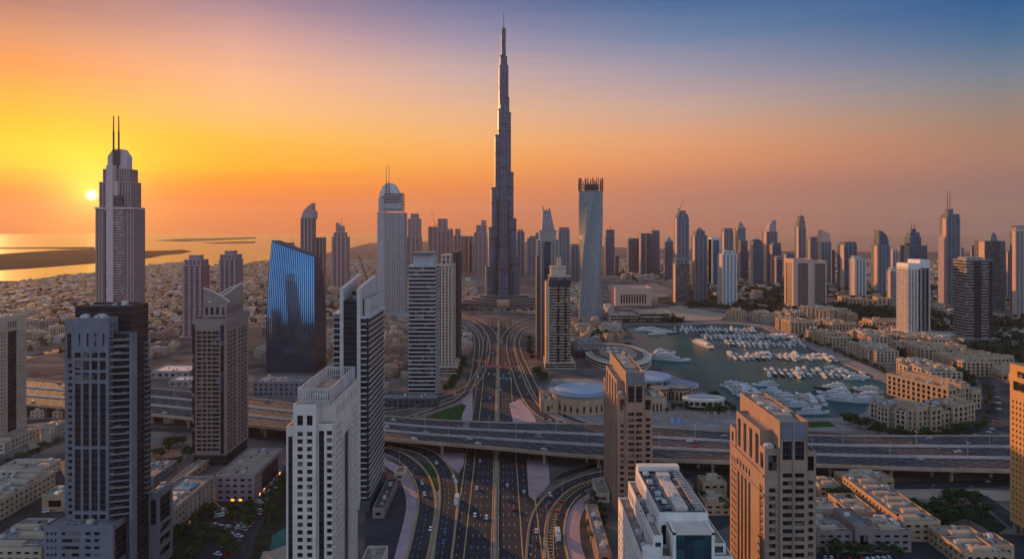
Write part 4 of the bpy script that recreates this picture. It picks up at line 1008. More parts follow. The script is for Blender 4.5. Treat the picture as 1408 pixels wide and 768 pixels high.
rosystone = plain('rosy_tower_stone', (.36,.235,.225), .7, var=.1); rosypale = plain('rosy_tower_panels', (.52,.37,.355), .65, var=.1)
def shoulder_tower():
    Y = 1000; X = X_at(164, Y)
    t = thing('skyscraper', 'tall rosy grey skyscraper with stepped shoulders and two thin masts beside the setting sun', 'skyscraper', (X, Y, 0))
    L = lambda px: (130.5+(px-130.5)*.755-164)*Y/F
    Z = lambda py: Z_at(py, Y)
    body(t, L(130.5), L(152), 3, 34, 0, Z(288), 'grid', rosystone, gdark, 3.6, 3.4)
    body(t, L(164.4), L(181.5), 1.5, 34, 0, Z(288), 'bands', rosypale, glass_warm, 3.4)
    body(t, L(182), L(198), 4, 34, 0, Z(288), 'grid', rosystone, gdark, 3.6, 3.4)
    body(t, L(135), L(152), 6, 32, Z(288)+2, Z(251), 'grid', rosystone, gdark, 3.6, 3.4)
    body(t, L(171), L(192), 6, 32, Z(288)+2, Z(251), 'grid', rosystone, gdark, 3.6, 3.4)
    body(t, L(140), L(187.5), 9, 29, Z(251)+2, Z(233), 'grid', rosystone, gdark, 3.6, 3.4)
    mb = MB(); mb.box(L(152), L(164), -1.5, 30, 0, Z(227)); mb.obj('shaft', rosypale, t)
    mb = MB(); mb.box(L(164.1), L(171),   .2, 29, Z(288)+2.1, Z(249)); mb.obj('shaft', rosypale, t)
    mb = MB(); mb.box(L(147), L(151.5), 1.0, 2.7, 20, Z(290)); mb.box(L(164.6), L(180.5), -.6, 1.0, Z(284), Z(269)); mb.obj('dark_recess', gdark, t)
    mb = MB()
    pts = [(L(146), Z(231)), (L(182), Z(231)), (L(182), Z(214)), (L(173), Z(204)), (L(156), Z(204)), (L(146), Z(214))]
    mb.loft([[(x, y, z) for x, z in pts] for y in (10, 24)]); mb.obj('crown', rosypale, t)
    mb = MB(); mb.box(L(160.5), L(167), 9.2, 9.9, Z(231), Z(206)); mb.obj('dark_recess', gdark, t)
    for px in (158.7, 168.2):
        mb = MB(); mb.tube((L(px), 8.0, Z(226)), (L(px), 8.0, Z(180)), 1.25, 8); mb.tube((L(px), 8.0, Z(180)), (L(px), 8.0, Z(158)), .95, 8, .7); mb.obj('mast', metal_dark, t)
    mb = MB()
    for py in (398/2.4+120, 420): mb.box(L(129.8), L(198.6), -.4, 34.6, Z(py)-1.5, Z(py)+1.2)
    mb.obj('ledge', rosypale, t)
shoulder_tower()

def domed_tower():
    Y = 1600; X = X_at(537, Y); L = lambda px: (px-537)*Y/F
    Z = lambda py: Z_at(py, Y)
    t = thing('skyscraper', 'slender pale tower with a rounded dome top and twin needle masts', 'skyscraper', (X, Y, 0))
    body(t, L(529.5), L(555), 0, 46, 0, Z(293), 'grid', ashen, glass, 5.5, 3.6)
    mb = MB(); mb.box(L(519), L(529), -2.5, 46, 0, Z(291)); mb.obj('side_wall', ashen, t)
    body(t, L(528), L(552), 2, 44, Z(291)+1.5, Z(281), 'bands', ashen, glass, 5.5)
    body(t, L(528), L(552), 2, 44, Z(280), Z(266), 'bands', ashen, glass, 5.0)
    mb = MB(); mb.box(L(520.5), L(527.8), -1, 44, Z(291)+1.5, Z(272)); mb.box(L(528), L(551.5), 1.0, 1.9, Z(287), Z(279)); mb.obj('side_wall', ashen, t)
    mb = MB(); pts = [(L(535+14.5*math.cos(math.pi*i/16)), Z(279)+ (Z(251)-Z(279))*math.sin(math.pi*i/16)**.85) for i in range(17)]
    mb.loft([[(x, y, z) for x, z in pts] for y in (2.5, 26)]); mb.obj('dome', metal_pale, t)
    mb = MB(); mb.box(L(524), L(548), 1.6, 2.4, Z(278), Z(270)); mb.obj('dome_louvre', gdark, t)
    for px in (530.8, 534.6):
        mb = MB(); mb.tube((L(px), 1.6, Z(268)), (L(px), 1.6, Z(227)), 1.0, 8, .6); mb.obj('mast', metal_dark, t)
    mb = MB(); mb.box(L(514), L(562), -12, 60, 0, 10); mb.obj('podium', ashen, t)
domed_tower()

def twisted_tower():
    Y = 1560; X = X_at(814, Y); k = Y/F
    t = thing('skyscraper', 'twisting grey green tower with a fine grid facade and a crown of bare posts', 'skyscraper', (X, Y, 0))
    top = Z_at(262, Y); half = 21.5; cy0 = 25
    ring = lambda z, s=1.0, n=10: None
    def pt(u, z, s=1.0):            # u in [0,4): position round the square plan, twisted through a quarter turn
        tw = R(-40+88*(z/top)); e, f = divmod(u, 1)
        v = half*s*(1-.05*math.sin(math.pi*z/top))
        p = [(-v+2*v*f, -v), (v, -v+2*v*f), (v-2*v*f, v), (-v, v-2*v*f)][int(e) % 4]
        ch = .86
        l = math.hypot(*p); m = min(1, half*1.22/l); p = (p[0]*m, p[1]*m)
        return (p[0]*math.cos(tw)-p[1]*math.sin(tw), cy0+p[0]*math.sin(tw)+p[1]*math.cos(tw), z)
    NF, NS = 66, 48
    mb = MB(); mb.loft([[pt(4*i/NS, top*j/NF) for i in range(NS)] for j in range(NF+1)]); mb.obj('wall', plain('pewter_panels', (.25,.275,.28), .7, .0, var=.12), t)
    mb = MB()
    for j in range(NF):
        for i in range(NS):
            a = [pt(4*(i+f)/NS, top*(j+g)/NF, 1.006) for f, g in ((.24,.26),(.76,.26),(.76,.78),(.24,.78))]
            mb.quad(*a)
    mb.obj('window', glass_blue, t)['kind'] = 'stuff'
    mb = MB()
    for i in range(26):
        p = pt(4*i/26, top-.2); q = (p[0], p[1], Z_at(244+4*(i % 3 == 1), Y)); mb.tube(p, q, .9, 5)
    mb.prism(circle(0, cy0, 15.5, n=20), top-.1, Z_at(253, Y))
    for z in (top+6, top+13): mb.loft([[ (pt(4*i/26, top)[0], pt(4*i/26, top)[1], z+dz) for i in range(26)] for dz in (0, .9)], caps=False)
    mb.obj('crown_posts', metal_dark, t)
twisted_tower()

ashpale = plain('ash_pale_bands', (.40,.365,.36), .7, var=.1)
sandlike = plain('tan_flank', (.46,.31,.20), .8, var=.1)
# the pair beside the highway, and the pair opposite
T('grey banded apartment tower with a framed dark roof panel beside the curving upper ramp', 562, 604, 367, 552, 'bands', ashpale, glass, 46, pitch=4.6, name='banded_tower', podium=0,
  tiers=((568, 600, 349, 'solid'),), crown=(('block', 573, 596, 365, 352, curt_navy), ('slab', 566, 602, 349.5, 347, grey_stone)))
T('tan gridded apartment tower tucked behind the grey banded pair tower', 603, 626, 366, 512, 'grid', beige, glass_warm, 60, pitch=4.2, pier=4.2, tiers=((607, 622, 352, 'grid'),), podium=8)
T('dark slab tower rising behind the tan gridded tower beside the highway', 622, 634, 347, 500, 'fins', dgrey, gdark, 50, pier=4)
T('slim cream apartment tower with a dark roof band beside the highway near the domed arena', 754, 784, 381, 506, 'bands', beige, glass, 40, pitch=4.0, tiers=((756, 778, 368, 'solid'), (766, 772, 356, 'solid')), strip=((765, 768, glass), (776, 778.5, glass)),
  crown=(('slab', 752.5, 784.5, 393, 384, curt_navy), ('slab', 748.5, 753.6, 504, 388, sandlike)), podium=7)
T('gridded apartment tower with a spiky tapering crown behind the slim cream tower', 738, 768, 331, 494, 'grid', taupe, glass_warm, 40, pitch=4.2, pier=5, strip=((747, 757, curt_navy),),
  tiers=((741, 765, 318, 'solid'),), crown=(('slant', [(744,318),(763,318),(757,292),(755.5,285),(754,293),(751,287),(749,293),(746.5,283),(745.5,293)], mauve), ('slab', 736.5, 740.5, 492, 352, dgrey), ('spire', 746, 296, 282, .8), ('spire', 755.5, 296, 285, .8)))
# left, before and beyond the suburb
T('brown twin tower with a stepped crown, the unobstructed one of its pair', 251, 288, 366, 470, 'edge', mauve, gdark, 34, tiers=((254, 286, 358, 'grid'), (260, 280, 352, 'solid')), pitch=4.4, podium=6)
T('brown twin tower with a stepped crown, partly hidden by the crossed roof sails', 301, 334, 358, 472, 'edge', mauve, gdark, 34, tiers=((303, 332, 351, 'grid'), (309, 326, 346, 'solid')), pitch=4.4)
T('dusky tower with a curved notched sail crown behind the blue glass tower', 413.5, 434, 300, 410, 'fins', mauve, gdark, 44, crown=(('slant', [(413.5,301),(438.5,301),(438.5,290),(434.5,289),(434.5,279),(425,284),(418,290),(415,295)], mauve),))
T('plain dusky slab tower just behind the one with the curved notched crown', 430, 448, 327, 408, 'fins', mauve, gdark, 30)
T('dusky tower with a stepped crown and thin needle standing alone before the suburb', 456, 481, 326, 396, 'edge', mauve, gdark, 50, tiers=((459, 477, 320, 'grid'), (462, 474, 314, 'solid')), crown=(('slant', [(462,314),(473,314),(472,310),(468,312),(464.5,309),(462.5,306)], mauve), ('spire', 469, 314, 300, 1.0)))
T('low dark building site tower peeping over the blue glass tower', 388, 405, 334, 400, 'bands', mauve, gdark, 26, crown=(('spire', 404, 334, 326, .6),))
SK = 'hazy towers on the skyline'
far = [
 ('broad hazy tower with a stepped square top beside the pale domed tower', 559, 580, 326, 386, 'fins', mauve, [(561,579,301),(565,576,294)], ()),
 ('narrow hazy tower under the leaning crane', 589, 603, 312, 384, 'grid', mauve, [], ()),
 ('hazy square topped tower beside the leaning crane', 601, 620, 318, 380, 'fins', mauve, [(602,615,301)], ()),
 ('hazy tower with a jagged roof behind the leaning crane towers', 615, 623, 315, 376, 'grid', taupe, [], ()),
 ('hazy tower with twin blocks on its roof in the middle of the cluster', 624, 635, 324, 378, 'grid', taupe, [(626,633,315)], ()),
 ('wide hazy office slab beside the twin block tower', 632, 651, 325, 374, 'fins', mauve, [], ()),
 ('pale hazy office slab with vertical ribs, left of the stepped tower', 645, 654, 332, 374, 'fins', taupe, [], ()),
 ('hazy tower stepping up to one corner just left of the tallest skyscraper', 652, 670, 320, 378, 'grid', mauve, [(655,669,310),(662,668.5,303)], ()),
 ('hazy low block with an archway below the stepped corner tower', 655, 669, 356, 372, 'fins', mauve, [], ()),
 ('slim hazy tower just right of the tallest skyscraper', 711, 721, 319, 378, 'fins', bluegrey, [(712,719,316)], ()),
 ('hazy tower with a lower twin beside it, right of the tallest skyscraper', 725, 737, 328, 378, 'grid', bluegrey, [(728,735,325)], ()),
 ('dark hazy tower behind the spiky crowned tower', 735, 744, 324, 376, 'grid', bluegrey, [(737,742,320)], ()),
 ('navy glass tower with a bright roof rim between the spiky tower and the twisted tower', 768, 783, 316, 388, 'grid', bluegrey, [(769,782,313)], ()),
 ('shorter navy tower with a flat roof beside the twisted tower', 785, 796, 340, 386, 'grid', bluegrey, [(786,795,336)], ()),
 ('navy tower with a crested roof directly right of the twisted tower', 831, 845, 325, 378, 'glass', bluegrey, [(832,845,316)], (('spire',840,316,308,1.2),)),
 ('small navy block beside the crested navy tower', 845, 851, 352, 376, 'glass', bluegrey, [], ()),
 ('dark blue glass slab, leftmost of the group of three on the sandy plain', 862, 878.5, 330, 376, 'glass', bluegrey, [(862.5,878,328)], ()),
 ('pale striped tower in the group of three on the sandy plain', 878.5, 895, 321, 378, 'fins', taupe, [], ()),
 ('blue tower with a spiked roof in the group of three on the sandy plain', 895, 907, 317, 379, 'glass', bluegrey, [], (('spire',897.5,317,312,1),)),
 ('narrow blue tower with a pointed roof standing alone beside the crane topped tower', 914, 925.5, 332, 384, 'glass', bluegrey, [], (('pyramid',914.5,925,332,325),)),
 ('tall blue tower with a tapered crown and a crane on top', 927, 947.5, 300, 402, 'edge', bluegrey, [(929,946,295),(932,943,290)], ()),
 ('squat banded tower in front of the crane topped tower', 924.5, 948, 363, 416, 'bands', bluegrey, [(926,946,357)], ()),
 ('tall rosy edged tower with a barrel roof beside the squat banded tower', 951, 972, 324, 416, 'grid', mauve, [(954,969,318)], (('dome',956,968,318,313),)),
 ('navy glass tower in a pale frame between the barrel roofed and cream topped towers', 974, 991, 329, 392, 'glass', pale, [], (('slab',974,991,330,326.5,pale),('slab',974,977,390,330,pale),('slab',988,991,390,330,pale))),
 ('hazy tower with a pale domed roof behind the cream topped tower', 991.5, 1008, 318, 372, 'grid', mauve, [(993,1007,314)], ()),
 ('cream topped apartment tower with a navy stripe near the marina', 987, 1013, 350, 421, 'grid', pale, [(990,1012,346)], (('block',991,998,351,343,rosy),)),
 ('hazy pointed tower like a small temple roof on the skyline', 1011, 1025, 313, 372, 'grid', bluegrey, [], (('pyramid',1012.5,1023.5,312,303),)),
 ('grey blue slab tower with a roof lantern under the pointed hazy tower', 1014, 1029, 346, 386, 'glass', bluegrey, [(1015,1028,331)], ()),
 ('very dark navy tower with a shallow gable roof', 1031, 1048, 333, 395, 'glass', dgrey, [], (('slant',[(1031,333),(1048,333),(1048,331.5),(1041,328.5),(1038,328.5),(1031,332)],curt_navy),)),
 ('tall tower with a slanted broken crown glowing orange on its edge', 1047.5, 1069, 319, 388, 'edge', mauve, [], (('slant',[(1053,319),(1067,319),(1067,303),(1064,302),(1058,305),(1054,311)],mauve),)),
 ('blue stepped office tower in front of the broken crown tower', 1057, 1074, 337, 390, 'glass', bluegrey, [(1060,1074,334)], ()),
 ('small blue framed tower at the foot of the broken crown tower', 1064, 1076, 356, 393, 'glass', pale, [(1065,1076,353)], ()),
 ('low blue office block right of the broken crown tower', 1076, 1092, 350, 374, 'glass', bluegrey, [(1077,1091,348)], ()),
 ('slender tower with a tall needle and chamfered crown on the skyline', 1093, 1108, 312, 364, 'fins', mauve, [(1094.5,1107,304),(1097,1106,297)], (('spire',1102,297,287,1),)),
 ('dark navy block in front of the slender needle tower', 1109, 1125, 328, 372, 'glass', dgrey, [(1111,1125,326)], ()),
 ('blue tower with an orange glowing slanted top', 1122, 1143, 333, 392, 'edge', bluegrey, [], (('slant',[(1122.5,333),(1142,333),(1142,322),(1134,319),(1125,316)],rosy),)),
 ('thin blue slab behind the glowing slanted top tower', 1142, 1148, 344, 390, 'glass', bluegrey, [], ()),
 ('brown and navy striped tower with a rounded top', 1152, 1178, 337, 397, 'fins', mauve, [(1155,1177,333)], ()),
 ('white framed navy tower in front of the striped round topped tower', 1168, 1191, 357, 408, 'edge', pale, [(1169,1182,353)], ()),
 ('navy tower with a big curved dark sail on top', 1198, 1224, 338, 404, 'edge', bluegrey, [], (('slant',[(1202,337),(1222,337),(1222,330),(1217,322),(1209,318),(1202,316)],gnavy),)),
 ('small white tower peeping beside the curved sail tower', 1224, 1235, 347, 396, 'grid', pale, [(1225,1234,344)], ()),
 ('pale banded apartment tower in front of the curved sail tower', 1219, 1236, 373, 419, 'bands', pale, [(1222,1234,369)], ()),
 ('blue stepped tower with twin horn antennas and a ruined looking crown', 1238, 1275, 338, 400, 'glass', bluegrey, [(1242,1266,326),(1245,1264,320),(1249,1259,315)], (('spire',1252,316,306,1.2),('spire',1258,316,306,1.2))),
 ('tall tower with an orange lit corner and two parallel masts', 1292, 1320, 300, 420, 'edge', mauve, [(1295,1319,295),(1300,1310,288)], (('spire',1301.5,290,262,1.0),('spire',1306.5,290,262,1.0),('slant',[(1287.5,420),(1297,420),(1300,332),(1292,322),(1288,330)],mauve))),
 ('thin grey tower just behind the twin mast tower', 1319, 1325, 341, 392, 'fins', bluegrey, [], ()),
 ('navy stub tower between the twin mast tower and the conical roof tower', 1334, 1341, 338, 396, 'glass', bluegrey, [], ()),
 ('wide blue banded tower with a conical roof cap', 1340, 1382, 332, 428, 'bands', bluegrey, [], (('slant',[(1353,331),(1368,331),(1364,320),(1357,320)],bluegrey),)),
 ('tall balconied tower with a flared roof canopy at the picture edge', 1389, 1412, 318, 432, 'grid', taupe, [], (('slant',[(1391,316),(1412,316),(1412,310),(1387,309.5),(1391,313)],mauve),)),
 ('dark narrow slab behind the flared canopy tower', 1384, 1390, 346, 410, 'fins', dgrey, [], ()),
 ('short hazy block behind the conical roof tower', 1376, 1386, 352, 400, 'grid', mauve, [], ()),
]
ghaze = curtain('hazed_curtain_wall', (.075,.062,.072), (.15,.12,.125), 6, 4.5, .3, .22, .35, .1)  # lightened glazing, distance haze mixed into its colour
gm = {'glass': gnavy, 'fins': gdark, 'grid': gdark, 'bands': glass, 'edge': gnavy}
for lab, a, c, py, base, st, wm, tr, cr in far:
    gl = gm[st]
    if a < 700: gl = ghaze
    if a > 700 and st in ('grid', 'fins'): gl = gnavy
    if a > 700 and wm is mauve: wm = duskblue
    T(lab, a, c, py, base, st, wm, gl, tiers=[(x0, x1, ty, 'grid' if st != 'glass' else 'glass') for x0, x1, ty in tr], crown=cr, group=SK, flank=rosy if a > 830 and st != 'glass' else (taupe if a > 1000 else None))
T('white gridded apartment tower with a crowned white roof frame, near the sandstone blocks', 1233.5, 1278, 368, 463, 'grid', pinkw, glass_warm, 40, pitch=4.6, pier=5.2, strip=((1255, 1258.5, curt_navy), (1263, 1266.5, curt_navy), (1270, 1275, curt_navy)),
  crown=(('slab', 1233, 1257, 370, 362, whitew), ('slab', 1257, 1278, 368, 357, whitew)), podium=8)
T('dark banded office tower with a black glass middle, in front of the conical roof tower', 1311, 1364, 358, 472, 'bands', taupe, glass, 55, pitch=5.0, tiers=((1316, 1350, 355, 'solid'),), strip=((1326, 1341, curt_dark), (1357, 1364.2, curt_dark)), podium=10)
def block_hotel():
    Y = H*F/(424-HY); k = Y/F
    b = Bld('hotel', 'pinkish square hotel block with a huge dark framed opening in each face', 'hotel', (X_at(1091, Y), Y))
    w = 48*k; z = Z_at(357, Y)
    b.block(0, w*.56, 0, 60, 0, z, rosy, 1.5, par=2, S=[(w*.13, w*.42, 6, z-8)], W=[(10, 50, 6, z-8)])
    b.block(w*.56+.1, w, 10, 58, 0, z-5, rosy, 1.2, par=2, S=[(w*.10, w*.40, 5, z-10)])
    gr = curtain('hotel_grille', (.035,.03,.03), (.17,.115,.095), 6, 5, .4, .35, .4, 0)
    b.finish(gr, roof_tan, tall=gr)
block_hotel()

def crane(label, px, py0, base, tip, jib):
    Y = H*F/(base-HY); X = X_at(px, Y); k = Y/F
    t = thing('tower_crane', label, 'crane', (X, Y+14, Z_at(py0, Y)))
    mb = MB(); mb.tube((0,0,0), (0,0,Z_at(tip, Y)-Z_at(py0, Y)), 1.1, 4); mb.obj('mast', metal_dark, t)
    z0 = Z_at(tip, Y)-Z_at(py0, Y); jx, jz = (jib[0]-px)*k, (tip-jib[1])*k
    mb = MB(); mb.tube((0,0,z0), (jx,0,z0+jz), .9, 4, .5); mb.tube((0,0,z0), (-jx*.35, 0, z0+abs(jx)*.12), 1.2, 4); mb.obj('jib', metal_dark, t)
    mb = MB(); mb.box(-jx*.35-1.5, -jx*.35+1.5, -1.2, 1.2, z0-1.5, z0+1.5); mb.obj('counterweight', metal_dark, t)
crane('dark tower crane with a steeply raised arm leaning over the hazy towers', 598, 318, 384, 309, (592, 287))
crane('thin crane with a raised arm on the tapered tower near the marina', 936, 296, 402, 287, (943, 273))
# ------------------------------------------------------------------ arena, mall discs, ring building, waterside blocks
def arena():
    X, Y = 76, 803
    b = Bld('arena', 'round arena of tan stone with a wide pale blue disc roof and arched windows', 'arena', (X, Y))
    wall = plain('honey_stone', (.44,.265,.165), .8, var=.12)
    n = 64
    mb = MB(); pts = circle(0, 0, 32, n=n); mb.prism(pts, 0, 18); mb.obj('wall', wall, b.root)
    mb = MB(); mb.prism(circle(0, 0, 33.2, n=n), 18.02, 19.2); mb.prism(circle(0, 0, 32.8, n=n), 11.6, 12.3); mb.obj('cornice', wall, b.root)
    r1 = plain('blue_grey_roof', (.20,.245,.33), .45, .1, var=.06); r2 = plain('pale_blue_roof', (.34,.38,.46), .4, .1, var=.06)
    mb = MB(); mb.loft([[(x,y,z) for x,y in circle(0,0,r,n=n)] for r,z in ((35,19.3),(35.4,20.4),(28.4,22.4))]); mb.obj('roof_skirt', r1, b.root)
    mb = MB(); mb.loft([[(x,y,z) for x,y in circle(0,0,r,n=n)] for r,z in ((28.2,22.5),(28.0,23.2),(24,24.0),(14,25.0),(4,25.4))]); mb.obj('roof_disc', r2, b.root)
    mb = MB(); mb.loft([[(-6,3,25.3),(7,3,25.3),(5,10,25.3),(-4.5,10,25.3)],[(-6,3,26.2),(7,3,26.2),(5,10,26.6),(-4.5,10,26.6)]]); mb.obj('skylight', cream, b.root)
    m = MB()                                   # one arched window, bent to the drum
    arch = [(-1.1,3),(1.1,3)]+[(1.1*math.cos(q*math.pi/6), 8.6+1.3*math.sin(q*math.pi/6)) for q in range(7)]
    m.loft([[(u, y, z) for u, z in arch] for y in (-.18, .25)]); me = m.mesh('window', glass_warm)
    for k in range(26):
        a = R(-190+12.6*k)
        if abs(math.degrees(a)+90) < 100: link('window', me, b.root, (32.0*math.cos(a), 32.0*math.sin(a), 0), a+math.pi/2)
    b2 = Bld('arena_annex', 'low tan stone entrance wing beside the round arena with a cluttered terrace roof', 'building', (34, 782))
    b2.block(0, 16, 0, 26, 0, 13, wall, .6, par=1.2, S=[(4, 6.4, 2, 8), (8.5, 9.6, 5, 9)])
    b2.block(-3, -.1, 4, 66, 0, 14, wall, .5, par=.8, W=grid_ops(62, 2, 13, 9, 1, .4, .6))
    b2.block(0, 12, 26.1, 44, 0, 15, wall, .5, par=1)
    b2.finish(glass_warm, roof_tan, clutter=12, carea=[(1,15,1,25,13)], seed=12)
    def disc(label, X, Y, r, z, roofm, rim, hole=None):
        t = thing('disc_pavilion', label, 'pavilion', (X, Y, 0))
        mb = MB(); mb.prism(circle(0,0,r*.88,n=40), 0, z-1.6); mb.obj('wall', wall, t)
        mb = MB(); mb.prism(circle(0,0,r*1.03,n=40), z-1.5, z); mb.obj('roof_rim', rim, t)
        mb = MB(); mb.loft([[(x,y,q) for x,y in circle(0,0,rr,n=40)] for rr,q in ((r*.95,z+.05),(r*.95,z+.6),(r*.6,z+1.2),(r*.1,z+1.5))]); mb.obj('roof_disc', roofm, t)
        mb = MB()
        for k in range(16):
            a = 2*math.pi*k/16; mb.obox(r*.885*math.cos(a), r*.885*math.sin(a), 2, .4, r*.16, z-6, a)
        mb.obj('glazing', glass_warm, t)
        if hole:
            mb = MB(); mb.prism(circle(hole[0],hole[1],hole[2],n=24), z+1.0, z+2.2); mb.obj('roof_pool', r1, t)
    disc('large pale blue disc roof behind the brown stone tower beside the big yacht', 161, 882, 33, 20, r2, r1, (-8, -15, 5))
    disc('small round pavilion with a sandy roof and dark rim next to the brown stone tower', 170, 838, 12.5, 15.5, roof_tan, dgrey)
    disc('small round pavilion with a sandy roof, nearest the curved pool wing', 193, 842, 13.5, 15.5, roof_tan, dgrey)
    disc('low blue grey terrace disc at the water edge beside the big yacht', 206, 892, 22, 8, r1, conc_pale)
    disc('low blue grey canopy disc between the arena and the large disc roof', 122, 850, 15, 12, r1, conc_pale)
    t = thing('pool_wing', 'curved two storey wing with a blue pool on its rounded pale roof by the water', 'building', (212, 805, 0))
    oval = lambda s, dz: [(x, y, dz) for x, y in circle(0, 0, 24*s, 15*s, 36)]
    mb = MB(); mb.loft([oval(.86,0), oval(.86,4)]); mb.loft([oval(.9,5), oval(.9,9.5)]); mb.obj('glazing', glass_warm, t)
    mb = MB(); mb.loft([oval(.96,4.05), oval(.96,4.9)]); mb.loft([oval(1,9.6), oval(1,11.4)]); mb.loft([oval(.97,11.45), oval(.94,12.2)]); mb.obj('roof', cream, t)
    for k in range(20):
        mb = MB(); a = 2*math.pi*k/20; mb.obox(24*.93*math.cos(a), 15*.93*math.sin(a), 5, 1.2, 1.2, 4.5, a); mb.obj('pier', cream, t)
    pool = plain('pool_blue', (.05,.16,.30), .1, spec=.5, var=.1)
    mb = MB(); mb.prism(circle(-3, 1, 15, 8.5, 30), 12.25, 12.6); mb.obj('roof_pool', pool, t)
    mb = MB(); mb.prism(circle(9, -3, 5, 3.2, 20), 12.62, 12.9); mb.obj('roof_pool', plain('pool_bright', (.04,.25,.42), .1, spec=.5), t)
    b3 = Bld('stone_hall', 'tan stone hall with tall arched doors beside the base of the brown stone tower', 'building', (150, 786))
    b3.block(0, 17, 0, 40, 0, 14, wall, .6, par=1.5, S=[(2, 4, 1, 9), (6, 8, 1, 9), (10, 12, 1, 9)], E=grid_ops(40, 2, 13, 6, 1, .4, .7))
    b3.finish(glass_warm, roof_tan, clutter=5, carea=[(1,16,1,39,14)], seed=14)
    kind(flat('blue_pool', [P(*p) for p in ((920,574),(937,574),(941,582),(924,582))], .12, pool), 'structure')
    t = thing('garden_fence', 'row of low orange lit stone piers edging the garden by the round pavilions', 'fence', (0, 0, 0))
    for i, (x, y, h) in enumerate(along(pxl([(912,575),(945,573),(985,574),(1010,576)]), 7)):
        mb = MB(); mb.obox(x, y, 0, 1.6, 1.6, 5.2, h); mb.obox(x, y, 5.25, 2.0, 2.0, .5, h); mb.obj('pier', wall, t)
arena()
def ring_building():
    X, Y = P(849, 486, 9)
    t = thing('ring_building', 'oval ring shaped building with a brown inner ramp and a pale domed courtyard', 'building', (X, Y, 0))
    n = 56
    E = lambda s, z: [(x, y, z) for x, y in circle(0, 0, 47*s, 92*s, n)]
    mb = MB(); mb.loft([E(1,0), E(1,8.5)]); mb.obj('wall', glass_warm, t)
    mb = MB()
    for z in (0.2, 4.2, 8.6): mb.loft([E(1.03,z), E(1.03,z+1.2), E(.82,z+1.4)], caps=True)
    mb.obj('floor_band', cream, t)
    mb = MB(); mb.loft([E(.90,10.1), E(.90,11.3), E(.83,11.3)], caps=False); mb.obj('roof_rim', conc_pale, t)
    mb = MB(); mb.loft([E(.80,10.2), E(.78,10.6)]); mb.obj('roof', plain('ramp_brown', (.16,.10,.075), .9), t)
    mb = MB(); mb.loft([E(.60,10.7), E(.58,12), E(.5,12.6)]); mb.obj('courtyard_roof', roof_tan, t)
    r2 = random.Random(3)
    for k in range(26):
        a, r = r2.uniform(0, 6.28), r2.uniform(.05, .42)
        mb = MB(); mb.obox(47*r*math.cos(a), 92*r*math.sin(a), 12.6, r2.uniform(2,6), r2.uniform(2,6), r2.uniform(1,3.4), a); mb.obj('roof_unit', r2.choice((cream, whitew, roofu2, roof_tan)), t)
ring_building()

# sandstone waterside apartment blocks: two ground corners of the long face (photo pixels), depth, height
arch_m = None
def stone_block(label, a, c, depth, h, floors, bays, seed, wallm=None, group='sandstone apartment blocks', near=False):
    (xa, ya), (xb, yb) = P(*a), P(*c)
    L = math.hypot(xb-xa, yb-ya); rz = math.atan2(yb-ya, xb-xa)
    wallm = wallm or sandst
    b = Bld('apartment_block', label, 'building', (xa, ya), group, rz)
    fh = (h-1.5)/floors
    def ops(L, n): return [q for k in range(floors) for q in grid_ops(L, .8+fh*k, .8+fh*(k+1), n, 1, .56, .74, .8, (.1,.1))]
    r2 = random.Random(seed)
    NS = 5 if L > 45 else 4
    cuts = [0]+[L*(i+r2.uniform(-.25,.25))/NS for i in range(1, NS)]+[L]
    for i in range(NS):
        x0, x1 = cuts[i], cuts[i+1]-.05; dy = r2.uniform(1.0, 6.0) if i % 2 == 0 else r2.uniform(0, 1); dh = r2.choice((0, 0, fh*.5, -fh, -fh*.5))
        hh = h+dh
        n = max(2, int(bays*(x1-x0)/L+.5)); nd = max(2, int(depth/7))
        b.block(x0, x1, dy, depth-dy, 0, hh, wallm, .7, par=1.2, S=ops(x1-x0, n), W=ops(depth-2*dy, nd), E=ops(depth-2*dy, nd))
        for q in range(3 if near else 2):           # roof pavilions and pergolas
            w = r2.uniform(4, 8); x = r2.uniform(x0+1, max(x0+1.2, x1-w-1)); y = r2.uniform(dy+2, depth-dy-8)
            m = b.new('roof_pavilion', wallm); m.box(x, min(x+w, x1-.6), y, y+r2.uniform(4, 6), hh+.01, hh+r2.uniform(2.4, 4))
        m = b.new('pergola', conc_pale)
        for q in range(6): m.box(x0+2+1.5*q, x0+2.5+1.5*q, dy+1.5, dy+5, hh+2.4, hh+2.7)
        for q in (0, 5): m.box(x0+2+1.5*q, x0+2.3+1.5*q, dy+1.6, dy+1.9, hh, hh+2.38)
    b.finish(glass_warm, roof_tan, maxw=90 if near else 60, clutter=18 if near else 10, carea=[(cuts[0]+1,cuts[1]-1,4,depth-4,h+.5),(cuts[1]+1,cuts[2]-1,2,depth-3,h+.5),(cuts[2]+1,cuts[3]-1,4,depth-4,h+.5),(cuts[3]+1,cuts[-1]-1,6,depth-6,h)], seed=seed)
    return b
sandst = plain('sandstone', (.42,.27,.165), .8, var=.14)
sandst2 = plain('pale_sandstone', (.42,.31,.22), .8, var=.14)
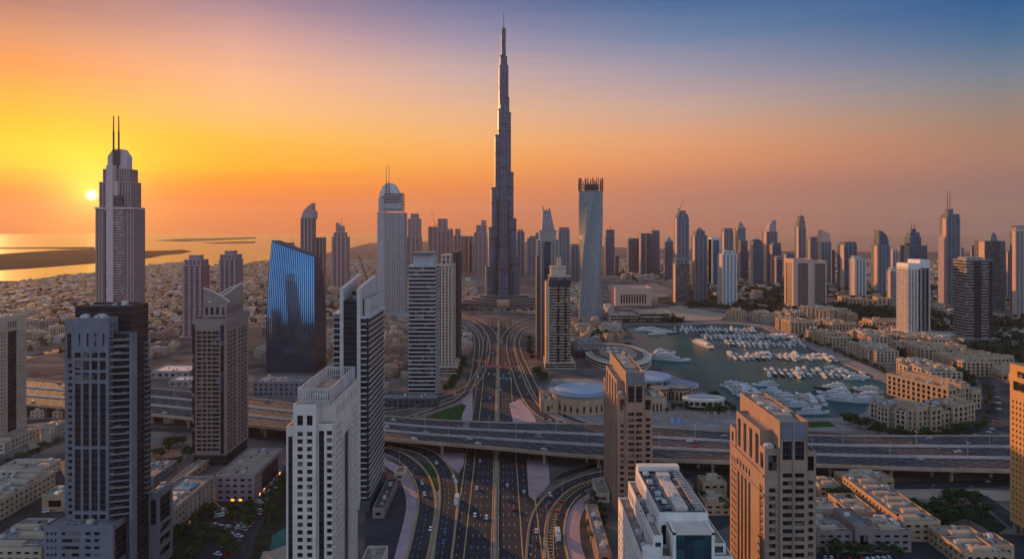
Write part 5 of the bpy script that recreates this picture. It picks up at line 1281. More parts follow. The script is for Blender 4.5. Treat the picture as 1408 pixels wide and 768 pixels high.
BL = [
 ('nearest sandstone block at the marina corner, long arcaded front facing the elevated road', (1192,582),(1262,596), 34, 21, 4, 11, True),
 ('sandstone block joined beside the nearest marina corner block, facing the ring road', (1266,597),(1345,585), 30, 22, 4, 12, True),
 ('tall rear wing of the marina corner sandstone group, running away along the ring road', (1306,566),(1350,562), 90, 24, 4, 8, True),
 ('long sandstone block across the promenade with an arcaded face, second from the corner', (1228,512),(1276,531), 46, 19, 4, 9, True),
 ('sandstone block behind the second promenade block, beside the ring road bend', (1281,503),(1318,517), 50, 19, 4, 8, True),
 ('sandstone block in the back row with a flat grey end wall', (1224,484),(1268,497), 52, 18, 4, 9, False),
 ('long sandstone block on the promenade, third from the corner', (1162,485),(1200,499), 44, 19, 4, 8, False),
 ('sandstone block on the promenade, fourth from the corner', (1105,466),(1137,477), 44, 20, 4, 7, False),
 ('sandstone block on the promenade, fifth from the corner above the boat rows', (1062,450),(1086,458), 55, 20, 4, 6, False),
 ('sandstone block at the head of the marina, sixth from the corner', (1030,441),(1054,444), 40, 20, 4, 5, False),
 ('sandstone block at the head of the marina beside the dark banded low building', (998,440),(1026,441), 40, 20, 4, 6, False),
 ('sandstone block in the second row behind the fourth promenade block', (1116,450),(1143,458), 50, 17, 3, 6, False),
 ('sandstone block in the second row behind the third promenade block', (1160,465),(1196,476), 40, 17, 3, 7, False),
 ('low sandstone block with an angled face in the third row', (1200,464),(1240,476), 36, 15, 3, 8, False),
 ('long low hall with a sloping pale roof in front of the white gridded tower', (1177,447),(1214,457), 70, 14, 2, 9, False),
 ('pale grey block row beside the pinkish square hotel', (1097,434),(1140,440), 60, 22, 4, 8, False),
 ('pale grey block row facing the planted square beside the pinkish hotel', (1143,440),(1180,440), 40, 18, 3, 7, False),
 ('low rosy block behind the planted square', (1158,419),(1220,420), 50, 16, 3, 10, False),
 ('sandstone block farthest along the marina back street', (1064,436),(1090,441), 40, 18, 3, 6, False),
 ('low sandstone terrace at the far end of the ring road', (1310,500),(1345,509), 60, 16, 3, 7, False),
 ('low sandstone terrace behind the white gridded tower base', (1282,486),(1312,494), 40, 14, 3, 6, False),
 ('small sandstone lodge between the back street and the sandy lots', (1250,470),(1276,478), 40, 14, 3, 6, False),
 ('long grey roofed market hall along the marina back street', (1345,512),(1395,532), 60, 9, 1, 10, False),
]
for i, (lab, a, c, d, h, f, n, nr) in enumerate(BL):
    stone_block(lab, a, c, d, h, f, n, 40+i, sandst if i % 3 else sandst2, near=nr)
def waterside_extras():
    Y = H*F/(420-HY); b = Bld('museum', 'square museum like building with a tall colonnade across its sandy front', 'building', (X_at(846, Y), Y))
    w = 50*Y/F; z = Z_at(397, Y)
    b.block(0, w, 0, 90, 0, z, rosy, 4, par=3, S=[(w*.15+w*.073*i, w*.15+w*.073*i+w*.045, 6, z-14) for i in range(10)])
    b.finish(glass, plain('rosy_roof', (.46,.30,.23), .85, var=.1))
    Y = H*F/(441-HY)
    for lab, a, c, h, dpt in (('dark banded low building behind the head of the marina', 878, 922, 17, 60), ('lower dark banded terrace building beside the twisted tower', 838, 876, 13, 50)):
        b = Bld('terrace_building', lab, 'building', (X_at(a, Y), Y)); w = (c-a)*Y/F
        b.block(0, w, 0, dpt, 0, h, beige, 1.5, par=1, S=[(2, w-2, h*.12, h*.42), (2, w-2, h*.56, h*.88)], W=[(2, dpt-2, h*.56, h*.88)])
        b.finish(glass, roof_tan, clutter=8, carea=[(2,w-2,2,dpt-2,h)], seed=a)
    b = Bld('car_park_building', 'dark terraced car park building beside the twisted tower base, behind the ring building', 'building', P(790, 492)); 
    b.block(0, 50, 0, 80, 0, 12, dgrey, 1, par=1, S=[(2, 48, 2, 4.6), (2, 48, 6, 8.6)]); b.block(6, 44, 12, 70, 12.1, 20, taupe, 1, par=1, S=grid_ops(38, 13, 20, 9, 2))
    b.finish(glass, roof_grey, clutter=24, carea=[(7,43,14,68,20),(1,49,1,11,12)], seed=77)
    b = Bld('ramp_building', 'low white building with rounded arches at the foot of the white gridded tower', 'building', P(1278, 468))
    b.block(0, 70, 0, 30, 0, 11, whitew, 1.2, par=1, S=grid_ops(70, 1, 10, 8, 1, .7, .7)); b.block(70.1, 98, -6, 26, 0, 15, whitew, 1.2, par=1, S=grid_ops(27.9, 2, 14, 4, 2, .6, .6))
    b.mb('lit_arcade', amber_lit).box(14, 40, -.3, -.1, .5, 3.0)
    b.finish(glass, roof_tan, clutter=5, carea=[(2,68,2,28,11)], seed=78)
waterside_extras()
AP = [((20,470),(64,466)),((70,462),(108,458)),((36,452),(80,449)),((86,446),(124,443)),((10,437),(52,435)),((205,470),(240,466)),((345,462),(372,459)),((452,470),(486,466)),((452,492),(480,488)),((470,450),(505,447)),((530,470),(556,468)),((538,492),(560,489))]
for i, (a, c) in enumerate(AP):
    stone_block('four storey suburban apartment row, %s counted from the sunset side, behind the elevated road' % ordn(i), a, c, 16, 15, 4, 12, 140+i, (sandst2, beige, taupe)[i % 3], 'suburban apartment rows')

# ------------------------------------------------------------------ low buildings near the camera
def low(label, x0, x1, y0, y1, h, mat, fl=3, roofm=None, clutter=6, extra=None, cat='building', name='low_building', gl=None, pit=5.0):
    b = Bld(name, label, cat, (x0, y0)); w, d = x1-x0, y1-y0; fh = (h-.8)/fl
    o = lambda L: [q for k in range(fl) for q in grid_ops(L, .4+fh*k, .4+fh*(k+1), max(1, int(L/pit)), 1, .55, .48, .8, (.2,.2))]
    b.block(0, w, 0, d, 0, h, mat, .6, par=1.1, S=o(w), E=o(d), W=o(d))
    if extra: extra(b, w, d, h)
    b.finish(gl or glass, roofm or roof_tan, clutter=clutter, carea=[(.8, w-.8, .8, d-.8, h)], seed=int(x0*7+y0))
    return b
def pool_roof(b, w, d, h):
    b.mb('roof_pool', plain('pool_teal', (.05,.22,.30), .1, spec=.5)).box(w*.3, w*.8, d*.55, d*.8, h+.05, h+.5)
    b.new('roof_deck', cream).prism(circle(w*.5, d*.25, w*.22, d*.14, 18), h+.05, h+.6)
    b.new('roof_deck', cream).box(w*.2, w*.7, d*.42, d*.5, h+.05, h+.9)
    b.new('lit_shop', amber_lit).box(w+.02, w+.3, d*.34, d*.40, .4, 2.2)
    for q in range(6): b.new('column', beige).box(w+.05, w+1.0, d*(.30+.11*q), d*(.30+.11*q)+1.6, 0, h-2)
def lit_shops(b, w, d, h):
    for q in (.15, .30, .86): b.new('lit_shop', amber_lit).box(w+.02, w+.25, d*q, d*q+2.6, .4, 2.0)
    for q in (.4, .6): b.new('lit_shop', amber_lit).box(w*q, w*q+2.2, -.25, -.02, .3, 1.8)
    b.mb('dark_glazing', curt_dark).box(w+.02, w+.5, d*.25, d*.80, 3, h-2)
def rooms(b, w, d, h):
    r2 = random.Random(int(w*100+d))
    for q in range(max(2, int(d/12))):
        y = 2+(d-7)*q/max(1, int(d/12)); x = r2.uniform(1, w*.4)
        b.new('roof_room', sandst2).box(x, x+w*.45, y, y+4.5, h+.02, h+r2.uniform(2, 3.2))
    for q in range(int(d/9)): b.mb('pergola_beam', conc_pale).box(w*.1, w*.9, 3+9*q, 3.4+9*q, h+1.12, h+1.5)
low('three storey podium building with a roof pool and a colonnade, beside the car park', -241, -218, 470, 531, 17.5, taupe, 4, roof_grey, 10, pool_roof)
low('grey four storey shop building at the car park with small lit shopfronts', -216.5, -188, 531, 596, 18, mauve, 4, roof_tan, 8, lit_shops)
low('long cream villa row with stepped roofs on the far left side street', -377, -349, 470, 556, 13, sandst2, 3, roof_tan, 16, rooms)
low('sandy flat building with skylights directly left of the balcony tower podium', -312, -275, 425, 468, 12, sandst2, 3, roof_grey, 14, rooms)
low('plain tan cube with a teal roof terrace beside the balcony tower', -331, -313, 512, 530, 11, sandst, 1, plain('teal_roof', (.10,.24,.27), .6), 2, pit=16)
low('low cream house with an L shaped flat roof on the side street', -409, -372, 573, 600, 8, cream, 2, roof_tan, 5, rooms)
low('cream house beside the long villa row with a flat grey roof', -420, -385, 500, 552, 10, cream, 3, roof_grey, 9, rooms)
low('small tan house at the sandy lot beside the elevated road', -372, -352, 640, 668, 8, sandst, 2, roof_tan, 3)
low('grey low building with rounded railings behind the balcony tower', -300, -276, 560, 600, 7, grey_stone, 2, roof_grey, 6)
low('long covered walkway roof behind the balcony tower', -262, -254, 560, 650, 5, conc, 1, roof_tan, 0, pit=9)
low('low pink building at the foot of the pale pink office tower, by the street', -86, -74, 380, 434, 9, pinkw, 2, roof_tan, 6)
low('narrow dark building with a cream roof wedge beside the curved pavement', -96, -88, 500, 560, 6, brown2, 1, roof_dark, 3)
low('cream kiosk at the head of the curved pavement', -93, -85, 575, 590, 5, cream, 1, roof_tan, 1)
low('long brown low building between the curved slip road and the white terraced block', 50, 57.5, 420, 494, 11, brown2, 3, roof_tan, 9, pit=4)
low('cream garden pavilion beside the palms and the brown stone tower', 62, 71, 528, 560, 6, cream, 1, roof_tan, 1)
COMPOUND = [(-14,0,22,16,9),(16,6,18,20,8),(40,-2,20,18,9),(-8,34,24,14,8),(24,38,18,16,9),(48,30,16,20,8)]
for i, (dx, dy, w, d, h) in enumerate(COMPOUND):
    low('tan villa with pergola beams, %s in the walled compound behind the white terraced block' % ordn(i), 118+dx*1.0, 118+dx+w, 498+dy*1.15, 498+dy*1.15+d, h, (brown2, sandst, sandst2)[i % 3], 2, roof_tan, 5, rooms)
low('long stepped villa terrace with orange lit parapets, beside the near brown stone tower', 249, 273, 463, 548, 12, sandst, 3, roof_tan, 22, rooms)
low('grey balconied villa block at the near edge, left of the plain stair tower', 188, 210, 448, 470, 12, brown2, 3, roof_tan, 8, rooms)
low('plain windowless stair tower between two balconied villa blocks', 210.6, 221.5, 446, 476, 15.5, brown2, 1, roof_grey, 1, pit=30)
low('grey balconied villa block at the near edge, right of the plain stair tower', 222, 246, 448, 474, 12, brown2, 3, roof_tan, 10, rooms)
low('sunlit tan villa with a pitched parapet, nearest the right hand garden', 264, 290, 424, 462, 9.5, sandst, 2, roof_tan, 9, rooms)
low('small cubic tan villa with a roofed porch by the corner road', 283, 297, 430, 448, 11, sandst, 2, roof_grey, 2)
low('tan villa under the elevated road beside the near brown stone tower', 228, 244, 540, 556, 8, sandst2, 2, roof_tan, 3, rooms)
low('tan villa behind the long stepped terrace, nearest the service road', 252, 290, 552, 570, 8, sandst, 2, roof_tan, 8, rooms)
low('tan villa with a round corner terrace behind the grey balconied block', 196, 222, 486, 512, 9, sandst2, 2, roof_tan, 8, rooms)
low('narrow tan villa between the grey balconied block and the long terrace', 226, 244, 486, 520, 9, sandst, 2, roof_tan, 6, rooms)
# behind the elevated road, on the sunset side
def sheds():
    for lab, px, w, d, h, m in (('long grey office block with ribbon windows below the blue glass tower', ((347,545)), 92, 34, 17, grey_stone),):
        x, y = P(*px); low(lab, x, x+w, y, y+d, h, m, 3, roof_grey, 14, pit=6)
    wr = plain('white_shed_roof', (.52,.48,.46), .6, var=.1)
    for i, (px, w, d, h) in enumerate((((206,520), 52, 44, 9), ((232,532), 50, 26, 8), ((258,541), 40, 20, 8))):
        x, y = P(*px)
        low(('flat white roofed shed by the motorway, largest of three', 'white roofed shed with a dark gable by the motorway', 'small white roofed shed nearest the elevated road')[i], x, x+w, y, y+d, h, taupe, 1, wr, 3, pit=8)
    x, y = P(505, 552); low('low dark glass podium shops at the foot of the grey banded pair tower', -158, -82, 806, 832, 9, dgrey, 2, roof_grey, 10, pit=6)
    low('beige low shop block with flat roof beside the dark glass podium shops', -190, -160, 800, 840, 12, beige, 3, roof_tan, 8)
    low('cream flat roofed block behind the beige shops', -200, -150, 850, 890, 10, cream, 2, roof_tan, 10)
sheds()

# ------------------------------------------------------------------ low houses of the far districts
FOOT = []
for o in SC.objects:
    if o.type == 'EMPTY' and o.parent is None: FOOT.append((o.location.x, o.location.y))
house_cols = [plain('house_'+n, tuple(v*.66 for v in c), .85, var=.2) for n, c in (('gold',(.50,.335,.21)),('sand',(.52,.40,.29)),('cream',(.56,.46,.37)),('beige',(.44,.33,.25)),('rose',(.50,.31,.24)),('taupe',(.30,.235,.21)),('white',(.62,.55,.50)))]
house_names = ['golden sandstone', 'pale sandstone', 'cream', 'beige', 'rosy', 'taupe', 'white']
hm = {}
def house_mesh(ci, v):
    if (ci, v) in hm: return hm[ci, v]
    mb = MB(); r2 = random.Random(v)
    w, d, h = (13, 10, 6.5) if v == 0 else (17, 11, 7.5) if v == 1 else (12, 14, 9.5) if v == 2 else (24, 12, 11)
    mb.box(-w/2, w/2, -d/2, d/2, 0, h)
    for a, b, c, e in ((-w/2,w/2,-d/2,-d/2+.4),(-w/2,w/2,d/2-.4,d/2),(-w/2,-w/2+.4,-d/2+.4,d/2-.4),(w/2-.4,w/2,-d/2+.4,d/2-.4)): mb.box(a, b, c, e, h+.01, h+.9)
    mb.box(-w*.3, w*.05, -d*.1, d*.3, h+.01, h+2.6); mb.box(w*.2, w*.36, -d*.3, -d*.1, h+.01, h+1.4)
    if v in (1, 3): mb.box(-w/2-3, -w/2-.02, -d*.35, d*.35, 0, h*.55)
    hm[ci, v] = mb.mesh('low_house', house_cols[ci])
    wb = MB(); n = max(2, int(w/3.4)); fl = max(2, int(h/3.3))
    for k in range(fl):
        for i in range(n):
            x = -w/2+w*(i+.5)/n; z = .9+h/fl*k
            wb.box(x-.7, x+.7, -d/2-.06, -d/2+.02, z, z+1.5)
        for i in range(max(2, int(d/3.5))):
            y = -d/2+d*(i+.5)/max(2, int(d/3.5)); z = .9+h/fl*k
            wb.box(-w/2-.06, -w/2+.02, y-.6, y+.6, z, z+1.5); wb.box(w/2-.02, w/2+.06, y-.6, y+.6, z, z+1.5)
    hm[ci, v, 'w'] = wb.mesh('windows', glass_warm)
    return hm[ci, v]
ROADPTS = [(p, w) for l, w in RAMP.values() for p in l]+[(p, w) for pts, w, m in STREETS.values() for p in pxl(pts)]
def free(x, y, r=24):
    for fx, fy in FOOT:
        if abs(fx-x) < 60 and -20 < y-fy < 75 and abs(fx-x) < r+36: return False
    for (a, b), w in ROADPTS:
        if (a-x)**2+(b-y)**2 < (w/2+9)**2: return False
    u = x-hw(0, y)[0]
    return not (-46 < u < 46 and y < 1600)
AREAS = [  # name for labels, row spacing, polygon test in photo pixels
 ('behind the elevated road towards the sea', [(0,392),(130,375),(230,362),(330,366),(410,352),(520,338),(558,345),(558,432),(440,436),(450,500),(345,505),(345,470),(250,478),(205,500),(90,470),(36,500),(-40,470)], 560, 0),
 ('on the plain beyond the marina', [(850,350),(1000,350),(1200,352),(1408,352),(1460,420),(1380,426),(1290,424),(1230,412),(1160,410),(1060,398),(1030,412),(960,410),(930,385),(850,384)], 300, 0),
 ('between the highway and the suburb', [(560,386),(650,384),(655,408),(560,430)], 60, 0),
 ('around the foot of the twisted tower', [(755,390),(800,390),(842,420),(838,432),(760,428)], 40, 0),
 ('beside the pale domed tower', [(446,440),(560,432),(562,520),(530,545),(500,560),(446,500)], 60, 0),
 ('between the tan gridded tower and the ramps', [(612,440),(640,436),(656,462),(652,490),(632,530),(618,520)], 60, 0),
 ('between the twisted tower and the ring building', [(784,440),(850,446),(870,470),(800,470),(784,500)], 60, 0),
 ('between the side street and the elevated road', [(36,575),(80,568),(260,575),(262,600),(205,640),(90,600),(60,600)], 60, 0),
 ('at the edge of the sandy lots', [(1290,428),(1408,438),(1408,446),(1330,444),(1300,436)], 20, 0),
]
def inside(poly, x, y):
    r = False
    for (x0, y0), (x1, y1) in zip(poly, poly[1:]+poly[:1]):
        if (y0 > y) != (y1 > y) and x < (x1-x0)*(y-y0)/(y1-y0)+x0: r = not r
    return r
rh = random.Random(21)
cand = []
for nm, poly, cnt, _ in AREAS:
    ground = [P(*p) for p in poly]
    ylo, yhi = min(p[1] for p in ground), max(p[1] for p in ground)
    row = 0; y = ylo
    while y < yhi:
        xs = [p[0] for p in ground]; x = min(xs)+rh.uniform(0, 10); k = 0
        while x < max(xs):
            px, py = CX+x*F/y, HY+H*F/y
            if -30 < px < 1440 and inside(poly, px, py) and free(x, y) and rh.random() < .80:
                cand.append((y, x, nm, row, k)); k += 1
            x += 40 if (k % 7 == 6) else rh.choice((19, 20, 22, 24))
        y += (18, 18, 34)[row % 3] + max(0, (y-1500)*.012); row += 1
cand.sort()
rows = {}
rest = {}
for i, (y, x, nm, row, k) in enumerate(cand):
    ci = rh.choice((0, 0, 1, 1, 2, 2, 3, 4, 5, 6)); v = rh.choice((0, 0, 1, 1, 2, 3)); a = rh.choice((0, 0, 0, math.pi/2))+.10+.05*(row % 3)
    if i < 290:
        rw = rows.setdefault((nm, row), [len([1 for q in rows if q[0] == nm]), 0]); n = rw[1]; rw[1] += 1
        o = link('low_house', house_mesh(ci, v), None, (x, y, 0), a)
        tag(o, '%s house, %s along the %s street %s' % (house_names[ci], ordn(n), ordn(rw[0]), nm), 'house', 'low houses of the far districts')
        link('windows', hm[ci, v, 'w'], o)
    elif i < 6500:
        s = rh.uniform(.8, 1.5); w, d, h = 14*s, 11*s, rh.choice((4, 6.5, 7, 9, 12))
        rest.setdefault(ci, MB()).obox(x, y, 0, w, d, h, a)
        if rh.random() < .6: rest[ci].obox(x+w*.1, y, h+.01, w*.35, d*.4, 2.4, a)
for ci, mb in rest.items(): kind(mb.obj('distant_houses', house_cols[ci]), 'stuff')
# ------------------------------------------------------------------ trees
leafm = [plain('leaf_dark', (.042,.075,.030), .9, var=.45, scale=.3, fine=1.5), plain('leaf_olive', (.062,.072,.032), .9, var=.45, scale=.3, fine=1.5), plain('leaf_palm', (.045,.065,.030), .8, var=.4, scale=.3, fine=1.5)]
bark = plain('bark', (.14,.10,.07), .9)
def crown_mesh(seed, mat, rx, rz, zc, n=420):
    r2 = random.Random(seed); mb = MB()
    cl = [(r2.gauss(0, .42)*rx, r2.gauss(0, .42)*rx, zc+r2.uniform(-.6, .6)*rz, r2.uniform(.35, .62)*rx) for _ in range(9)]
    for i in range(n):
        cx, cy_, cz, cr = r2.choice(cl)
        d = Vector((r2.gauss(0,1), r2.gauss(0,1), r2.gauss(0,1))).normalized()*cr*r2.uniform(.55, 1.05)
        p = Vector((cx, cy_, cz))+Vector((d.x, d.y, d.z*.75))
        a = Vector((r2.gauss(0,1), r2.gauss(0,1), r2.gauss(0,.6))).normalized(); b = a.cross(Vector((r2.gauss(0,1), r2.gauss(0,1), r2.gauss(0,1)))).normalized(); s = r2.uniform(.35, .75)
        mb.quad(tuple(p-a*s-b*s*.5), tuple(p+a*s*.2-b*s*.7), tuple(p+a*s+b*s*.4), tuple(p-a*s*.1+b*s*.8))
    return mb.mesh('crown', mat)
def trunk_mesh(h, r, seed):
    r2 = random.Random(seed); mb = MB(); mb.tube((0,0,0), (.1,.05,h), r, 7, r*.6)
    for k in range(4):
        a = k*1.6+r2.uniform(0,.6); mb.tube((.08,.04,h*.8), (1.5*math.cos(a), 1.5*math.sin(a), h*1.45), r*.45, 5, r*.15)
    return mb.mesh('trunk', bark)
def palm_mesh(seed, h):
    r2 = random.Random(seed); mb = MB()
    for k in range(17):
        a = k*2.4+r2.uniform(-.2,.2); up = r2.uniform(-.2, .9); L = r2.uniform(2.4, 3.2)
        pts = []
        for q in range(6):
            t = q/5; rr = L*t; z = h+up*L*t*.9-1.5*L*t*t*.62
            pts.append((rr*math.cos(a), rr*math.sin(a), z))
        nx, ny = -math.sin(a), math.cos(a)
        for s in (-1, 1):
            mb.grid([[(p[0], p[1], p[2]), (p[0]+s*nx*.55*math.sin(math.pi*min(1,.15+q/5.4)), p[1]+s*ny*.55*math.sin(math.pi*min(1,.15+q/5.4)), p[2]-.28)] for q, p in enumerate(pts)])
    return mb.mesh('fronds', leafm[2])
def palm_trunk(h):
    mb = MB(); mb.tube((0,0,0), (.12,0,h*.5), .30, 8, .22); mb.tube((.12,0,h*.5), (0,0,h), .22, 8, .20); return mb.mesh('trunk', bark)
TV = [(crown_mesh(1, leafm[0], 3.4, 2.4, 5.2), trunk_mesh(3.2, .28, 1)), (crown_mesh(2, leafm[1], 2.8, 2.2, 4.6), trunk_mesh(2.8, .24, 2)), (crown_mesh(3, leafm[0], 4.2, 2.8, 6.0, 560), trunk_mesh(3.8, .34, 3)), (crown_mesh(4, leafm[1], 2.2, 1.8, 3.6, 300), trunk_mesh(2.2, .2, 4))]
PV = [(palm_mesh(5, 7.5), palm_trunk(7.5)), (palm_mesh(6, 9.5), palm_trunk(9.5))]
ADJ = ['dense dark', 'olive green', 'broad dark', 'small olive']
rt = random.Random(8)
n_trees = [0]
def tree(x, y, where, i, palm=False, s=None):
    n_trees[0] += 1
    if palm:
        v = rt.randrange(2); t = thing('palm_tree', '%s palm, %s %s' % (('short', 'tall')[v], ordn(i), where), 'palm', (x, y, 0), rt.uniform(0, 6.28), 'palms of the city')
        cr, tr = PV[v]; nm = 'fronds'
    else:
        v = rt.choice((0, 0, 1, 2, 2, 3)); t = thing('broadleaf_tree', '%s leafy tree, %s %s' % (ADJ[v], ordn(i), where), 'tree', (x, y, 0), rt.uniform(0, 6.28), 'trees of the city')
        cr, tr = TV[v]; nm = 'crown'
    s = s or rt.uniform(.85, 1.35); t.scale = (s, s, s*rt.uniform(.9, 1.1))
    link(nm, cr, t); link('trunk', tr, t)
def row(where, pts, n, palm=False, jit=3.0, s=None):
    l = pxl(pts); tot = sum(math.hypot(b[0]-a[0], b[1]-a[1]) for a, b in zip(l, l[1:]))
    for i, (x, y, h) in enumerate(along(l, tot/n*.999)[:n]):
        tree(x+rt.uniform(-jit, jit), y+rt.uniform(-jit, jit), where, i, palm, (s or 1)*rt.uniform(.85, 1.3))
row('along the palm bed beside the curved pavement', [(806,690),(812,712),(815,740),(820,768)], 9, True, 3, 1.0)
row('in the shrubs beside the palm bed', [(815,684),(826,705),(828,735),(834,768)], 9, False, 2, .8)
row('along the street below the pool roof building', [(225,752),(245,740),(272,722),(296,700)], 11, False, 3)
row('in the front garden below the car park', [(255,768),(270,752),(285,742),(300,752),(330,768)], 12, False, 4)
row('between the parking rows', [(312,718),(330,705),(345,712),(338,735)], 8, False, 3)
row('on the green strip beside the pale pink office tower', [(392,668),(382,684),(372,700),(360,725)], 9, False, 3)
row('on the terrace above the covered walkway', [(215,630),(235,618),(258,610)], 8, False, 4)
row('on the slope behind the balcony tower', [(216,645),(240,640),(262,628)], 6, False, 3)
row('along the dark side street at the far left', [(10,640),(40,628),(70,614),(88,604)], 9, False, 2, .8)
row('in the garden beside the long villa terrace', [(1283,708),(1300,698),(1318,693),(1338,700),(1352,712)], 16, False, 6, 1.2)
row('on the lawn below the service road', [(1290,722),(1315,716),(1340,722)], 9, False, 4)
row('behind the sunlit villa nearest the garden', [(1255,700),(1270,712),(1285,728)], 6, False, 3)
row('in the courtyard beside the grey balconied block', [(1150,690),(1165,700),(1172,712)], 8, False, 4)
row('at the foot of the grey balconied block', [(1130,764),(1170,766),(1210,764),(1240,766)], 9, False, 2)
row('in the walled compound behind the white terraced block', [(948,690),(968,698),(990,706),(1002,695)], 10, False, 4)
row('at the foot of the nearest sandstone marina block', [(1190,592),(1215,598),(1245,602),(1280,602),(1310,600),(1345,590)], 22, False, 5, 1.2)
row('by the quay corner in front of the sandstone block', [(1165,582),(1178,586),(1188,590)], 7, False, 5, 1.3)
row('along the ring road bend', [(1348,590),(1358,575),(1360,552),(1348,530)], 12, False, 3)
row('along the promenade before the second sandstone block', [(1205,508),(1225,518),(1250,532),(1272,540)], 12, False, 4)
row('between the second and back row sandstone blocks', [(1285,520),(1300,528),(1300,540)], 7, False, 6)
row('along the promenade before the third sandstone block', [(1150,486),(1170,494),(1195,504)], 9, False, 4)
row('along the promenade before the fourth sandstone block', [(1098,466),(1120,474),(1142,482)], 9, False, 4)
row('beside the garden wall of the round pavilions', [(920,566),(940,562),(960,564),(985,568),(1005,572)], 16, False, 4, 1.0)
row('around the curved pool wing', [(985,552),(1000,562),(1015,570)], 9, False, 4)
row('at the foot of the grey banded pair tower', [(626,532),(632,522),(636,508),(640,494)], 10, False, 4, 1.3)
row('beside the tan gridded tower', [(615,540),(622,535),(628,528)], 6, False, 3, 1.4)
row('beside the slim cream tower', [(737,512),(742,520),(748,528)], 8, False, 4, 1.4)
row('on the highway verge near the slim cream tower', [(727,470),(731,485),(735,500)], 7, False, 4, 1.1)
row('on the central garden before the tallest skyscraper', [(650,429),(690,429),(740,429)], 12, False, 5, 1.0)
row('behind the dark car park building', [(800,470),(830,462),(850,455)], 10, False, 6, 1.4)
row('between the ring building and the marina', [(860,478),(868,490),(880,500)], 8, False, 4)
far_t = MB(); r2 = random.Random(99)
def far_clump(poly, n, s0=5):
    g = [P(*p) for p in poly]; k = 0; xs = [p[0] for p in poly]; ys = [p[1] for p in poly]
    while k < n:
        px, py = r2.uniform(min(xs), max(xs)), r2.uniform(min(ys), max(ys))
        if not inside(poly, px, py): continue
        x, y = P(px, py); k += 1
        if not free(x, y, 4): continue
        s = s0*r2.uniform(.6, 1.4)
        for q in range(9):
            d = Vector((r2.gauss(0,1), r2.gauss(0,1), r2.gauss(0,.6)))*s*.45
            a = Vector((r2.gauss(0,1), r2.gauss(0,1), r2.gauss(0,1))).normalized()*s*.5; b = a.orthogonal().normalized()*s*.5
            c = Vector((x, y, s*.8))+d; c.z = max(c.z, .8)
            far_t.quad(tuple(c-a), tuple(c-b), tuple(c+a), tuple(c+b))
far_clump([(1000,424),(1060,428),(1100,432),(1236,440),(1236,428),(1150,420),(1040,414)], 330, 7)
far_clump([(600,406),(640,404),(650,426),(600,428)], 50, 5); far_clump([(740,404),(765,406),(765,428),(735,426)], 50, 5)
far_clump([(0,392),(130,376),(300,372),(450,352),(540,345),(540,420),(345,460),(200,480),(40,490)], 1100, 6)
far_clump([(850,355),(1400,360),(1408,420),(1290,420),(1000,405),(850,384)], 700, 8)
far_clump([(845,438),(935,439),(940,444),(850,443)], 80, 6); far_clump([(1300,470),(1408,478),(1408,500),(1350,490)], 120, 6)
far_clump([(1100,440),(1200,452),(1300,490),(1345,515),(1340,540),(1290,520),(1200,490),(1120,462)], 620, 6)
far_clump([(940,398),(1060,396),(1095,424),(1060,430),(1000,426),(940,424)], 260, 7); far_clump([(1230,424),(1300,430),(1408,440),(1408,478),(1300,470),(1270,450)], 260, 7)
kind(far_t.obj('distant_trees', plain('leaf_far', (.022,.036,.024), .95, var=.5, scale=.05, fine=.3, spec=0)), 'stuff')

# ------------------------------------------------------------------ boats
hullw = plain('boat_white', (.66,.63,.61), .35, spec=.5, var=.06); hulld = plain('boat_navy', (.02,.03,.06), .3, spec=.5); deck_t = plain('boat_teak', (.30,.20,.13), .7); tint = glassy('boat_glass', (.01,.012,.016), .1, .2)
canv = plain('boat_canvas', (.20,.22,.28), .8)
def boat_parts(L, W, decks, seed, hullm):
    """Hull with a raked bow, deckhouse tiers with dark window bands, flybridge and mast. Bow towards +x."""
    K = L if L < 24 else 24+.28*(L-24)
    mb = MB(); rings = []
    for t, wf, z0, z1 in ((-.5,.84,.0,.10),(-.2,1,-.02,.10),(.15,.95,-.01,.115),(.36,.6,.02,.13),(.5,.04,.075,.15)):
        x = t*L; w = W*wf/2; rings.append([(x,-w*.7,z0*K-.35),(x,w*.7,z0*K-.35),(x,w,z1*K),(x,-w,z1*K)])
    mb.loft(rings); hull = mb.mesh('boat', hullm)
    parts = []
    dk = MB(); dk.loft([[(t*L,-W*wf/2*.92,z*K+.02),(t*L,W*wf/2*.92,z*K+.02),(t*L,W*wf/2*.92,z*K+.08),(t*L,-W*wf/2*.92,z*K+.08)] for t, wf, z in ((-.49,.84,.1),(-.2,1,.1),(.15,.95,.115),(.36,.6,.13))]); parts.append(('deck', dk.mesh('deck', deck_t)))
    z = .115*K
    cb = MB(); gb = MB()
    for k in range(decks):
        x0, x1 = (-.36+.05*k)*L, (.22-.11*k)*L; w = W*(.36-.05*k); hh = max(1.25, .062*K)
        def tier(m, sc, za, zb): m.loft([[(x0,-w*sc,za),(x1+hh*.9,-w*.7*sc,za),(x1+hh*.9,w*.7*sc,za),(x0,w*sc,za)],[(x0+.1,-w*sc*.97,zb),(x1,-w*.62*sc,zb),(x1,w*.62*sc,zb),(x0+.1,w*sc*.97,zb)]])
        tier(cb, 1, z, z+hh); tier(gb, 1.015, z+hh*.38, z+hh*.78)
        z += hh+.04
    parts.append(('cabin', cb.mesh('cabin', hullw))); parts.append(('cabin_window', gb.mesh('cabin_window', tint)))
    ms = MB(); ms.tube((-.12*L,0,z), (-.14*L,0,z+.09*K), .12+.004*K, 5); ms.box(-.16*L,-.10*L,-W*.2,W*.2,z+.03*K,z+.035*K); parts.append(('radar_mast', ms.mesh('radar_mast', hullw)))
    return hull, parts
